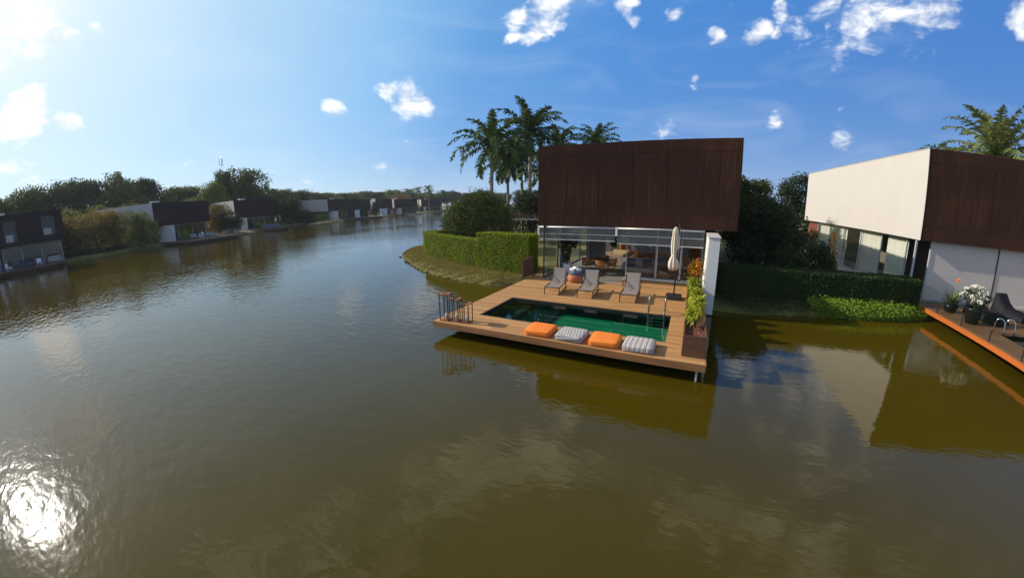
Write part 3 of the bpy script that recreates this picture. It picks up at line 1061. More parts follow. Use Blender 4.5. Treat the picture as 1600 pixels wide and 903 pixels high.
# ------------------------------------------------------------------ planter with plants
pt = thing('planter_box', 'long brown timber planter along the right edge of the deck', 'planter', (7.84, -8.57, 0.556))
PL, PWD, PH = 6.9, .60, .60
pb = MB()
for k in range(5):
    z0_, z1_ = k * PH / 5 + .003, (k + 1) * PH / 5 - .003
    pb.box(0, 0, z0_, PWD, .03, z1_).box(0, .031, z0_, .03, PL, z1_).box(PWD - .03, .031, z0_, PWD, PL, z1_).box(.031, PL - .03, z0_, PWD - .031, PL, z1_)
pb.build('planter_side', 'woodx', pt)
MB().box(.031, .031, .3, PWD - .031, PL - .031, .47).build('mulch', 'soil', pt)
ch = rng.random((900, 3)) * [PWD - .1, PL - .1, .02] + [.05, .05, .475]
link('bark_chips', quads_mesh('bark_chips', leaf_quads(ch, np.full(900, .05), np.tile([0, 0, 1.], (900, 1)), .8, .6)), leaf_mat('bark_chip_tones', [(0.08, 0.03, 0.02), (0.2, 0.07, 0.045), (0.34, 0.15, 0.10)], .9, .0), pt)


def strap_quads(n, L, w, rise=(0.2, 1.3), droop=1.3, seg=4, base=(0, 0, 0), r0=.02):
    """arching strap leaves out of one point"""
    Q = []
    for i in range(n):
        a = random.uniform(0, 2 * math.pi)
        el = random.uniform(*rise)
        l = L * random.uniform(.65, 1.15)
        ww = w * random.uniform(.75, 1.2)
        p = np.array(base, float) + np.array([math.cos(a), math.sin(a), 0]) * r0
        e = el
        sx = np.array([-math.sin(a), math.cos(a), 0])
        prof = [0.55, 1.0, .95, .65, .06]
        prev = p
        for k in range(seg):
            d = np.array([math.cos(a) * math.cos(e), math.sin(a) * math.cos(e), math.sin(e)])
            nx = prev + d * l / seg
            w0 = ww * prof[min(k, 4)] / 2; w1 = ww * (prof[min(k + 1, 4)] if k < seg - 1 else .06) / 2
            Q.append([prev - sx * w0, prev + sx * w0, nx + sx * w1, nx - sx * w1])
            prev = nx
            e -= droop / seg
    return Q


def song_mesh(seed):
    random.seed(seed)
    Q = []; mb = MB()
    for k in range(7):
        a = random.uniform(0, 6.28); l = random.uniform(.25, .62)
        top = (math.cos(a) * .13 * random.uniform(.4, 1.2), math.sin(a) * .17, l)
        mb.tube([(0, 0, -.05), (top[0] * .4, top[1] * .4, l * .5), top], [.02, .016, .012], 6)
        for dz in (0, .07, .14, .21):
            Q += strap_quads(9, .27, .045, (-.1, 1.1), 1.5, 4, (top[0], top[1], top[2] - dz * .9 + .04), .012)
    return mb.mesh('stem'), quads_mesh('foliage', np.array(Q))


songs = [song_mesh(11 + k) for k in range(3)]
random.seed(5)
SL = ['frontmost yellow-green leafy plant in the planter, with a bare forked stem', 'second yellow-green leafy plant from the front of the planter', 'middle yellow-green leafy plant of the planter row',
      'fourth yellow-green leafy plant of the planter row, beside the white fin wall', 'yellow-green leafy plant at the back of the planter under the red croton']
for k, yy in enumerate((-7.35, -6.2, -5.1, -4.05, -3.1)):
    t = thing('leafy_plant', SL[k], 'plant', (8.13 + random.uniform(-.03, .03), yy, 1.03), k * 1.3, 'yellow-green plants in the planter')
    s_, f_ = songs[k % 3]
    t.scale = (1.0, 1.0, 1.05)
    link('stem', s_, 'bark', t); link('foliage', f_, 'l_song', t)

cr = thing('croton_plant', 'red and orange leaved croton on thin stems at the back end of the planter', 'plant', (8.13, -1.98, 1.03))
mb = MB()
for k in range(4):
    a = k * 1.7
    mb.tube([(0.02 * k, 0, -.05), (.06 * math.cos(a), .06 * math.sin(a), .4), (.16 * math.cos(a), .16 * math.sin(a), .8)], [.014, .012, .008], 6)
mb.build('stem', 'bark', cr)
P, N = crown_points([(0, 0, .85, .30, .30, .32), (-.1, .05, .70, .24, .24, .24)], 620, 16, .25)
link('foliage', quads_mesh('foliage', leaf_quads(P, np.full(len(P), .15), N, .9, .42)), 'l_croton', cr)

# ------------------------------------------------------------------ loungers
def make_lounger(label, loc, rz):
    t = thing('sun_lounger', label, 'sun lounger', loc, rz, 'taupe sun loungers on the pool deck')
    w = .34
    hx = (1.18, .36)                       # hinge (y, z)
    tp = (1.62, .98)                       # top of backrest
    f = MB()
    for s in (-1, 1):
        f.bar((s * w, 0, .34), (s * w, 1.92, .33), .035, .035)
        f.bar((s * (w - .03), hx[0], hx[1]), (s * (w - .03), tp[0], tp[1]), .03, .03)
    f.bar((-w, 0.0, .34), (w, 0.0, .34), .035, .035).bar((-w, 1.92, .33), (w, 1.92, .33), .035, .035).bar((-w, tp[0], tp[1]), (w, tp[0], tp[1]), .03, .03)
    f.bar((-w, 1.62, .33), (w, 1.62, .33), .03, .03)
    f.build('frame', 'metal', t)
    for s in (-1, 1):
        for y in (0.02, 1.36):
            MB().bar((s * w, y, .34), (s * w, y, 0), .035, .035).build('leg', 'metal', t)
        a = MB()
        a.tube([(s * (w + .03), 1.42, .70), (s * (w + .05), 1.12, .62), (s * (w + .05), .80, .50)], .018, 8)
        a.tube([(s * (w + .05), 1.12, .62), (s * (w + .02), 1.36, .34)], .014, 8)
        a.build('armrest', 'metal', t)
    for s in (-1, 1):
        MB().bar((s * (w - .05), 1.44, .70), (s * (w - .05), 1.70, .33), .02, .02).build('back_support', 'metal', t)
    v = []; n = 8
    for i in range(n + 1):
        y = .0 + 1.18 * i / n
        z = .362 - .025 * math.sin(math.pi * i / n)
        v += [(-w + .015, y, z), (w - .015, y, z)]
    s_ = MB().add(v, [(2 * i, 2 * i + 1, 2 * i + 3, 2 * i + 2) for i in range(n)], True)
    s_.build('seat', 'sling', t)
    v = []
    for i in range(n + 1):
        q = i / n
        y = hx[0] + (tp[0] - hx[0]) * q + .03 * math.sin(math.pi * q)
        z = hx[1] + (tp[1] - hx[1]) * q + .012
        v += [(-w + .02, y - .02, z), (w - .02, y - .02, z)]
    MB().add(v, [(2 * i, 2 * i + 1, 2 * i + 3, 2 * i + 2) for i in range(n)], True).build('backrest', 'sling', t)
    return t


l1 = make_lounger('leftmost taupe sling sun lounger, beside the terracotta towel basket', (2.26, -3.72, .54), R(6))
l2 = copy_tree(l1); l2['label'] = 'middle taupe sling sun lounger, in front of the cane chairs'
l2.location = (3.78, -3.70, .54); l2.rotation_euler.z = R(4)
l3 = copy_tree(l1); l3['label'] = 'rightmost taupe sling sun lounger, next to the parasol and pool ladder'
l3.location = (5.60, -3.66, .54); l3.rotation_euler.z = R(2)

# ------------------------------------------------------------------ parasol
um = thing('parasol', 'closed cream parasol on a black pole with a square black base', 'parasol', (7.32, -2.15, .54))
MB().box(-.33, -.33, .0, .33, .33, .13).build('base_box', 'black', um)
MB().box(-.30, -.30, .131, .30, .30, .17).build('base_lid', 'metal', um)
MB().tube([(0, 0, .17), (0, 0, 3.22)], .03, 10).build('pole', 'black', um)
MB().tube([(-.02, 0, 1.15), (.05, 0, 2.2), (.03, 0, 3.05)], .014, 8).build('strut', 'alu', um)
mb = MB().box(-.05, -.07, 1.02, .13, .07, 1.14).tube([(.13, 0, 1.08), (.2, 0, 1.08), (.2, 0, .98)], .012, 6)
mb.build('crank', 'black', um)
fold = lambda a, i: 1 + .22 * math.sin(8 * a + i * .3) * (0.5 if i in (0, 1) else 1) + .08 * math.sin(3 * a + i)
prof = [(.05, 1.28), (.16, 1.24), (.185, 1.42), (.18, 1.60), (.12, 1.78), (.085, 1.86), (.105, 1.98), (.135, 2.20), (.14, 2.45), (.12, 2.70), (.10, 2.80), (.11, 2.84), (.085, 2.97), (.055, 3.05), (.02, 3.09)]
MB().lathe(prof, (-.13, 0, 0), 48, fold).build('canopy', 'canvas', um)
MB().lathe([(.098, 1.83), (.102, 1.86), (.098, 1.89)], (-.13, 0, 0), 20).build('tie_strap', 'canvas', um)

# ------------------------------------------------------------------ floor cushions on the deck edge
def stripe_mat(name, mode):
    m, nt, b = nodes_of(name)
    L = nt.links.new
    t = nt.nodes.new('ShaderNodeTexCoord')
    if mode == 'stripe':
        w = nt.nodes.new('ShaderNodeTexWave')
        w.bands_direction = 'X'
        w.inputs['Scale'].default_value = 6.4
        w.inputs['Distortion'].default_value = .4
        L(t.outputs['Object'], w.inputs['Vector'])
        w2 = nt.nodes.new('ShaderNodeTexWave')
        w2.bands_direction = 'X'
        w2.inputs['Scale'].default_value = 2.3
        L(t.outputs['Object'], w2.inputs['Vector'])
        mx = nt.nodes.new('ShaderNodeMath'); mx.operation = 'MULTIPLY'
        L(w.outputs[1], mx.inputs[0]); L(w2.outputs[1], mx.inputs[1])
        r = ramp(nt, [(0.10, (0.50, 0.46, 0.43)), (0.28, (0.36, 0.31, 0.30)), (0.60, (0.15, 0.11, 0.11))])
        L(mx.outputs[0], r.inputs[0])
    else:
        w = nt.nodes.new('ShaderNodeTexChecker')
        w.inputs['Scale'].default_value = 17.0
        w.inputs['Color1'].default_value = (0.58, 0.55, 0.52, 1)
        w.inputs['Color2'].default_value = (0.13, 0.115, 0.115, 1)
        mp = nt.nodes.new('ShaderNodeMapping')
        mp.inputs['Rotation'].default_value = (R(12), R(8), R(45))
        L(t.outputs['Object'], mp.inputs[0])
        L(mp.outputs[0], w.inputs['Vector'])
        r = w
    L(r.outputs[0], b.inputs['Base Color'])
    b.inputs['Roughness'].default_value = .9
    return m


MAT['stripe'] = stripe_mat('striped_cloth', 'stripe')
MAT['check'] = stripe_mat('zigzag_cloth', 'check')
for x, m, lb, rz in ((3.66, 'orange', 'orange floor cushion at the left end of the row on the deck edge', .02), (4.70, 'check', 'white and black small-checked floor cushion between the two orange ones', -.03),
                     (5.72, 'orange', 'orange floor cushion between the checked and the striped one', .02), (6.70, 'stripe', 'grey and white striped floor cushion at the right end of the row', -.02)):
    t = thing('floor_cushion', lb, 'cushion', (x, -8.44, .545), rz, 'floor cushions along the pool edge')
    c = MB().puff(-.43, -.45, 0, .43, .45, .20, n=12).build('cushion_body', m, t)
    pp = MB()
    for z in (.04, .16):
        k = [(-.42, -.44), (.42, -.44), (.42, .44), (-.42, .44), (-.42, -.44)]
        pp.tube([(px_ * .985, py_ * .985, z) for px_, py_ in k], .010, 6)
    pp.build('piping', 'orange' if m == 'orange' else 'grey_cloth', t)
    for dx in (-.18, .18):
        for dy in (-.18, .18):
            MB().lathe([(.02, 0), (.016, .008), (.0, .01)], (dx, dy, .199), 10).build('tuft_button', 'orange' if m == 'orange' else 'towel', t)

# ------------------------------------------------------------------ lanterns
for (x, y, h, lb) in ((0.06, -8.66, .95, 'tallest rusty iron lantern with a glass cylinder and candle, at the deck corner'), (0.46, -8.62, .80, 'middle-height rusty iron lantern, between the tall and the short one'),
                      (0.88, -8.60, .67, 'shortest rusty iron lantern, nearest the cushions')):
    t = thing('candle_lantern', lb, 'lantern', (x, y, .545), R(8), 'candle lanterns on the deck corner')
    s = .16
    for a in (-s, s):
        for b in (-s, s):
            MB().box(a - .013, b - .013, 0, a + .013, b + .013, h).build('post', 'metal', t)
    f = MB()
    f.box(-s - .02, -s - .02, h + .001, s + .02, -.075, h + .03).box(-s - .02, .075, h + .001, s + .02, s + .02, h + .03).box(-s - .02, -.0749, h + .001, -.075, .0749, h + .03).box(.075, -.0749, h + .001, s + .02, .0749, h + .03)
    f.build('top_plate', 'rusty', t)
    MB().box(-s + .014, -s + .014, .01, s - .014, s - .014, .03).build('base_plate', 'rusty', t)
    g = MB()
    n = 20
    v = [(.115 * math.cos(2 * math.pi * k / n), .115 * math.sin(2 * math.pi * k / n), z) for z in (.031, h * .62) for k in range(n)]
    g.add(v, [(k, (k + 1) % n, n + (k + 1) % n, n + k) for k in range(n)], True)
    g.build('glass_cylinder', 'clear', t)
    MB().lathe([(.045, .031), (.045, .21), (.038, .22), (0.0, .212)], (0, 0, 0), 16).build('candle', 'wax', t)

# ------------------------------------------------------------------ living room and terrace furniture
def cane_chair(label, loc, rz):
    t = thing('cane_armchair', label, 'chair', loc, rz, 'cane armchairs round the terrace table')
    MB().lathe([(.25, .40), (.27, .43), (.26, .47), (.0, .475)], (0, 0, 0), 18).build('seat', 'tan', t)
    mb = MB()
    n = 12; v = []
    for i in range(n + 1):
        a = math.radians(-20 + 220 * i / n)
        q = math.sin(math.pi * i / n)
        for z, r_ in ((.50, .27), (.66 + .16 * q, .31)):
            v.append((r_ * math.cos(a), r_ * math.sin(a), z))
    mb.add(v, [(2 * i, 2 * i + 2, 2 * i + 3, 2 * i + 1) for i in range(n)], True)
    mb.build('back_shell', 'tan', t)
    mb = MB()
    mb.tube([(.32 * math.cos(math.radians(-20 + 220 * i / n)), .32 * math.sin(math.radians(-20 + 220 * i / n)), .67 + .16 * math.sin(math.pi * i / n)) for i in range(n + 1)], .017, 6)
    mb.build('arm_rail', 'tan', t)
    for k in range(4):
        a = math.radians(45 + 90 * k)
        MB().tube([(.28 * math.cos(a), .28 * math.sin(a), 0), (.22 * math.cos(a), .22 * math.sin(a), .44)], .016, 6).build('leg', 'tan', t)
    return t


c0 = cane_chair('tan cane armchair on the left of the dark terrace table', (2.20, 2.3, .56), R(55))
for lb, loc, rz in (('tan cane armchair on the right of the dark terrace table', (3.62, 2.7, .56), R(-70)), ('tan cane armchair at the back of the dark terrace table', (2.95, 3.7, .56), R(5)), ('tan cane armchair nearest the loungers, at the front of the dark terrace table', (3.15, 1.75, .56), R(165))):
    c = copy_tree(c0); c['label'] = lb; c.location = loc; c.rotation_euler.z = rz
t = thing('terrace_table', 'round dark terrace table between the cane armchairs', 'table', (2.92, 2.75, .56))
MB().lathe([(.58, .70), (.60, .72), (.59, .74), (0, .742)], (0, 0, 0), 28).build('tabletop', 'walnut', t)
MB().lathe([(.30, 0), (.28, .03), (.06, .06), (.05, .69)], (0, 0, 0), 18).build('pedestal', 'metal', t)
t = thing('dining_table', 'long light oak dining table in the middle of the living room', 'table', (3.6, 5.9, .56))
MB().box(-.75, -1.6, .70, .75, 1.6, .77).build('tabletop', 'oak', t)
for x in (-.6, .6):
    for y in (-1.4, 1.4):
        MB().box(x - .04, y - .04, 0, x + .04, y + .04, .699).build('leg', 'oak', t)
t = thing('lounge_chair', 'orange leather lounge chair with dark legs behind the oak dining table', 'chair', (3.55, 8.2, .56), R(20))
MB().puff(-.34, -.34, .38, .34, .34, .56, n=6).build('seat', 'tan', t)
b_ = MB().puff(-.40, .24, .50, .40, .42, 1.15, n=6).build('backrest', 'tan', t)
for x in (-.34, .34):
    MB().tube([(x, -.36, 0), (x, -.34, .62), (x, .34, .66), (x, .40, 0)], .02, 6).build('leg', 'metal', t)
t = thing('sofa', 'grey sofa with navy scatter cushions facing the terrace', 'sofa', (5.25, 3.0, .56), R(-8))
MB().puff(-.95, -.42, .12, .95, .42, .42, n=6).build('seat', 'grey_cloth', t)
MB().puff(-.95, .28, .35, .95, .50, .82, n=6).build('backrest', 'grey_cloth', t)
MB().puff(-1.02, -.42, .12, -.82, .48, .60, n=6).build('armrest', 'grey_cloth', t)
MB().puff(.82, -.42, .12, 1.02, .48, .60, n=6).build('armrest', 'grey_cloth', t)
for lb, x, rz in (('navy scatter cushion on the left end of the grey sofa', 4.62, .3), ('navy scatter cushion on the right half of the grey sofa', 5.55, -.25)):
    q = MB().puff(-.24, -.09, -.23, .24, .09, .23, n=6).build('scatter_cushion', 'navy', None, (x, 3.12, 1.20), rz)
    q.rotation_euler.x = -.35
    tag(q, lb, 'cushion', 'navy cushions on the sofa')
t = thing('sofa', 'pale two seat sofa deeper inside the room behind the sliding glass', 'sofa', (6.6, 5.2, .56), R(4))
MB().puff(-.95, -.45, .10, .95, .45, .40, n=6).build('seat', 'grey_cloth', t)
MB().puff(-.95, .26, .35, .95, .50, .80, n=6).build('backrest', 'grey_cloth', t)
t = thing('coffee_table', 'low square red-brown coffee table with books, inside the sliding glass', 'table', (6.55, 2.15, .56), R(6))
MB().box(-.48, -.36, .20, .48, .36, .27).build('tabletop', 'walnut', t)
MB().box(-.40, -.28, .0, .40, .28, .199).build('plinth', 'wood', t)
for k, (lb, sz, rz) in enumerate((('thick white book at the bottom of the stack on the coffee table', .17, .1), ('smaller grey book on top of the stack on the coffee table', .13, .5))):
    tag(MB().box(-sz, -sz * .75, 0, sz, sz * .75, .035).build('book', 'book' if k == 0 else 'grey_cloth', None, (6.58, 2.1, .8315 + .037 * k), rz), lb, 'book')
tag(MB().lathe([(.0, 0), (.05, .0), (.06, .04), (.04, .09), (.02, .10)], (0, 0, 0), 14).build('vase', 'towel', None, (6.42, 2.28, .832)), 'little white vase standing on the coffee table', 'vase')
t = thing('folding_chair', 'white framed folding chair at the right of the living room', 'chair', (7.75, 3.9, .56), R(30))
for x in (-.25, .25):
    MB().bar((x, -.30, 0), (x, .28, .95), .05, .03).build('frame', 'white2', t)
    MB().bar((x, .30, 0), (x, -.28, .50), .05, .03).build('leg', 'white2', t)
MB().box(-.24, -.30, .46, .24, .14, .49).build('seat', 'navy', t)
t = thing('sideboard', 'long brown sideboard with ornaments along the back wall of the room', 'sideboard', (6.2, 8.8, .56))
MB().box(-1.9, -.25, .12, 1.9, .25, .78).build('cabinet', 'walnut', t)
for x in (-1.6, 1.6):
    MB().box(x - .04, -.2, 0, x + .04, .2, .119).build('leg', 'metal', t)
for k, (x, h, m, lb) in enumerate(((5.2, .34, 'towel', 'white vase on the left of the sideboard'), (5.9, .22, 'navy', 'dark bowl in the middle of the sideboard'), (7.1, .42, 'tan', 'tall tan vase on the right of the sideboard'))):
    tag(MB().lathe([(.0, 0), (.06, 0), (.11, h * .4), (.07, h * .8), (.05, h)], (0, 0, 0), 16).build('vase', m, None, (x, 8.8, 1.341)), lb, 'vase')
tag(MB().box(-.7, -.02, -.25, .7, .02, .25).build('picture_frame', 'oak', None, (6.9, 9.16, 2.35)), 'long narrow light wooden panel hung on the back wall', 'picture')
t = thing('pendant_lamp', 'white pendant lamp hanging over the oak dining table', 'lamp', (4.0, 6.4, 2.1))
MB().lathe([(.22, 0), (.18, .10), (.05, .22), (.03, .25)], (0, 0, 0), 20).build('lamp_shade', 'towel', t)
MB().tube([(0, 0, .25), (0, 0, 1.30)], .008, 6).build('cable', 'black', t)

# terracotta basket with rolled towels
t = thing('towel_basket', 'round terracotta tub between the left and middle loungers', 'basket', (2.42, -.62, .545))
MB().lathe([(.28, 0), (.36, .06), (.385, .20), (.375, .34), (.355, .40), (.335, .40), (.33, .30), (.0, .28)], (0, 0, 0), 28).build('tub', 'terracotta', t)
MB().lathe([(.335, .401), (.345, .46), (.34, .58), (.32, .60), (.315, .46), (.0, .44)], (0, 0, 0), 28).build('liner', 'towel_blue', t)
random.seed(3)
for k in range(6):
    a = k * 1.05; r_ = .17 if k < 5 else 0
    z = 1.20 if k < 5 else 1.27
    q = MB().tube([(-.12, 0, 0), (-.125, 0, .0), (.125, 0, 0), (.12, 0, 0)], [.055, .075, .075, .055], 12).build('rolled_towel', 'towel', None, (2.42 + r_ * math.cos(a), -.62 + r_ * math.sin(a), z), a + .7)
    tag(q, 'rolled white towel in the tub between the loungers', 'towel', 'rolled white towels in the tub')

# potted fiddle-leaf plant
t = thing('potted_tree', 'dark big-leaved potted tree in a pale pot at the left of the living room', 'plant', (1.25, 1.6, .56))
MB().lathe([(.20, 0), (.24, .03), (.27, .55), (.25, .56), (.24, .50), (0, .49)], (0, 0, 0), 22).build('pot', 'white2', t)
mb = MB()
for k, (x, y, h) in enumerate(((-.28, 0, 1.75), (.30, .1, 1.85), (0, -.1, 1.3))):
    mb.tube([(0, 0, .48), (x * .4, y, .5 + (h - .5) * .5), (x, y, h)], [.03, .022, .012], 7)
mb.build('trunk', 'bark', t)
P, N = crown_points([(-.30, 0, 1.75, .30, .28, .42), (.32, .1, 1.85, .30, .28, .40), (0, -.1, 1.25, .22, .22, .45)], 420, 14, .3)
link('foliage', quads_mesh('foliage', leaf_quads(P, np.full(len(P), .24), N, .8, .7)), 'l_dark', t)
t = thing('potted_tree', 'slender dark indoor tree behind the cane armchairs', 'plant', (3.15, 4.9, .56))
MB().lathe([(.16, 0), (.20, .40), (.18, .41), (0, .36)], (0, 0, 0), 20).build('pot', 'black', t)
MB().tube([(0, 0, .35), (.03, 0, 1.2), (0, .02, 1.9)], [.03, .025, .012], 7).build('trunk', 'bark', t)
P, N = crown_points([(0, 0, 2.0, .42, .40, .55), (.15, 0, 1.5, .25, .25, .3)], 380, 14, .3)
link('foliage', quads_mesh('foliage', leaf_quads(P, np.full(len(P), .20), N, .8, .6)), 'l_dark', t)

# ------------------------------------------------------------------ the right-hand house
rh = thing('lake_house', 'white sided house with rust brown front at the right, behind the orange-edged deck', 'house', (18.93, 2.6, 0), R(1.45))
W2 = 12.0
ZT, ZB = 7.79, 3.445
ribbed_front(W2, ZB, ZT, [1.7, 3.6, 5.6, 8.0, 10.0], [4.12, 7.1], 0.0).build('steel_screen', 'rust', rh)
MB().box(0.05, 0.05, ZB, W2, .16, ZT - .01).build('screen_frame', 'dark', rh)
mb = MB()
mb.box(-.02, -.012, ZB + .01, -.001, 19.92, ZT - .02).box(0.0, .17, ZB + .012, .16, 19.91, ZT - .021).box(W2 - .18, .17, ZB + .01, W2, 19.9, ZT - .1).box(.17, 19.7, ZB + .01, W2 - .19, 19.92, ZT - .1)
mb.build('upper_wall', 'white', rh)
MB().box(-.04, .0, ZT - .019, .18, 19.94, ZT + .015).build('coping', 'roof', rh)
MB().box(.17, .17, ZT - .5, W2 - .19, 19.69, ZT - .3).build('roof', 'roof', rh)
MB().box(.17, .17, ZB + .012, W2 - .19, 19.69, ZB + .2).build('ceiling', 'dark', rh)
MB().box(.3, .0, .30, W2, 19.5, .562).build('floor_slab', 'stone', rh)
MB().box(3.0, 6.0, .57, W2 - .3, 6.2, ZB).box(3.0, 6.2, .57, 3.2, 19.3, ZB).build('inner_wall', 'wall_in2', rh)
# glazed side with curtains
sw = MB()
ys = [1.9, 4.9, 7.9, 10.9, 13.9, 16.9]
for y in ys:
    sw.box(.34, y - .04, .565, .42, y + .04, ZB)
sw.box(.34, 1.9, .565, .42, 16.9, .63).box(.34, 1.9, ZB - .09, .42, 16.9, ZB)
fr_ = sw.build('side_window', 'alu', rh)
for a, b in zip(ys[:-1], ys[1:]):
    MB().box(.375, a + .05, .64, .385, b - .05, ZB - .1).build('pane', 'glass', fr_)
MB().box(.34, 16.95, .565, .5, 19.5, ZB).build('timber_wall', 'redwood', rh)
for a, b, lb in ((1.95, 4.3, 'nearest grey-white curtain behind the side glass of the right-hand house'), (5.2, 8.3, 'wide white curtain in the middle of the side glass of the right-hand house'),
                 (10.6, 13.4, 'white curtain behind the side glass, third from the front corner'), (13.6, 16.6, 'farthest white curtain behind the side glass, next to the red timber wall')):
    cb = MB(); wavy(cb, (.52, a, 0), (.52, b, 0), .57, ZB - .05, .05, .25)
    o = cb.build('curtain', 'sheer', None, (18.93, 2.6, 0), R(1.45)); tag(o, lb, 'curtain')
# front: dark opening, then cream roller screens
mb = MB().box(.05, .42, .565, .13, .52, ZB).box(.75, .25, .565, .83, .35, ZB)
mb.build('door_frame', 'alu', rh)
MB().box(.84, .28, .565, 4.55, .34, ZB - .02).build('roller_screen', 'panel', rh)
MB().box(4.63, .28, .565, 8.4, .34, ZB - .02).build('roller_screen', 'panel', rh)
MB().box(4.56, .25, .565, 4.62, .36, ZB).build('screen_guide', 'dark', rh)
MB().box(8.45, .25, .565, W2, .4, ZB).build('ground_wall', 'panel', rh)
MB().box(.84, .20, .56, 8.4, .45, .64).build('sill', 'white', rh)

dk2 = thing('pool_deck', 'dark stained timber deck with a bright orange edge at the right side of the picture', 'deck', (18.85, 2.15, 0))
bq = MB()
y = -.03; DL = 9.6; DW = 9.0
PX0b, PX1b, PY0b, PY1b = 1.45, 7.6, -7.6, -4.62
while y > -DL:
    ym = y - .06
    segs = [(0.03, PX0b), (PX1b, DW)] if PY0b < ym < PY1b else [(0.03, DW)]
    for a, b in segs:
        x = a
        while x < b - .01:
            e = min(b, x + random.uniform(1.8, 3.4))
            if b - e < .6: e = b
            bq.box(x + .002, y - .111, .515, e - .002, y, .55 + random.uniform(-.002, .002))
            x = e
    y -= .118
bq.build('deck_boards', 'deck_red', dk2)
MB().box(-.02, -DL, .36, .02, .1, .548).box(.021, -DL - .03, .36, DW, -DL, .548).build('fascia', 'deck_orange', dk2)
MB().box(.03, -DL + .05, .40, PX0b - .05, .0, .51).box(PX0b - .05, PY1b + .05, .40, DW, 0, .51).box(PX0b - .05, -DL + .05, .40, DW, PY0b - .05, .51).build('deck_frame', 'dark', dk2)
MB().box(PX0b, PY0b, .0, PX1b, PY1b, .05).box(PX0b - .04, PY0b, .05, PX0b, PY1b, .512).box(PX0b - .04, PY1b, .05, PX1b, PY1b + .04, .512).build('pool_basin', 'pooldark', dk2)
MB().add([(PX0b, PY0b, .43), (PX1b, PY0b, .43), (PX1b, PY1b, .43), (PX0b, PY1b, .43)], [(0, 1, 2, 3)]).build('pool_water', 'poolwater', dk2)
for k in range(6):
    MB().tube([(1.3, -.8 - 1.6 * k, .35), (1.3, -.8 - 1.6 * k, -1.5)], .06, 8).build('pile', 'concrete', dk2)
lt = MB()
# glass balustrade along the orange edge
gb = thing('glass_balustrade', 'low clear glass balustrade on dark stub posts along the orange deck edge', 'railing', (18.98, 2.0, .552))
gy = [0, -1.9, -3.8, -5.7, -7.6]
for y in gy:
    MB().box(-.02, y - .03, 0, .02, y + .03, .42).build('post', 'metal', gb)
for a, b in zip(gy[:-1], gy[1:]):
    MB().box(-.006, b + .05, .03, .006, a - .05, .95).build('glass_panel', 'clear', gb)

ld2 = thing('pool_ladder', 'pair of chrome hoop handrails at the dark pool of the right-hand deck', 'pool ladder', (20.1, -2.35, .55))
for dx in (0, .5):
    pts = [(dx, 0.0, 0), (dx, 0.02, .34)] + [(dx + .14 - .14 * math.cos(a), -.10 * (1 - math.cos(a)), .42 + .17 * math.sin(a)) for a in np.linspace(0, math.pi, 9)] + [(dx + .29, -.24, .2), (dx + .29, -.28, -.12)]
    MB().tube(pts, .026, 10).build('handrail', 'steel', ld2)

# pots on the right-hand deck
t = thing('potted_plant', 'strap-leaved plant with one orange flower in a low black pot on the right-hand deck', 'plant', (19.85, 0.55, .553))
MB().lathe([(.20, 0), (.24, .02), (.33, .34), (.31, .35), (.28, .28), (0, .26)], (0, 0, 0), 24).build('pot', 'pot', t)
random.seed(8)
Q = strap_quads(52, 1.15, .075, (.55, 1.5), 1.1, 5, (0, 0, .26), .05)
link('foliage', quads_mesh('foliage', np.array(Q)), 'l_strap', t)
MB().tube([(0, 0, .26), (.04, 0, .8), (.10, .02, 1.38)], [.014, .012, .008], 6).build('stem', 'shaft', t)
P, N = crown_points([(.12, .02, 1.42, .07, .07, .10)], 40, 5, .3)
link('flower', quads_mesh('flower', leaf_quads(np.tile([[.12, .02, 1.44]], (14, 1)), np.full(14, .24), N[:14], .6, .3)), 'flower_o', t)

t = thing('potted_plant', 'white flowering shrub in a tall black pot at the front of the right-hand deck', 'plant', (19.78, -1.25, .553))
MB().lathe([(.22, 0), (.26, .03), (.36, .55), (.37, .66), (.34, .67), (.31, .60), (0, .58)], (0, 0, 0), 26).build('pot', 'pot', t)
LB = [(-.25, .1, 1.10, .38, .36, .30), (.28, .1, 1.05, .40, .36, .32), (0, -.2, .90, .42, .34, .26), (.05, .15, 1.28, .36, .34, .24)]
P, N = crown_points(LB, 900, 14, .25)
link('foliage', quads_mesh('foliage', leaf_quads(P, np.full(len(P), .10), N, .9, .5)), 'l_dark', t)
P, N = crown_points([(a, b, c + .05, d, e, f) for a, b, c, d, e, f in LB], 900, 18, .14, 0.0)
k_ = N[:, 2] > -.15
link('flower', quads_mesh('flower', leaf_quads(P[k_], np.full(k_.sum(), .13), N[k_], .7, .85)), 'flower', t)
MB().tube([(0, 0, .55), (0, 0, .9)], .025, 6).build('stem', 'bark', t)


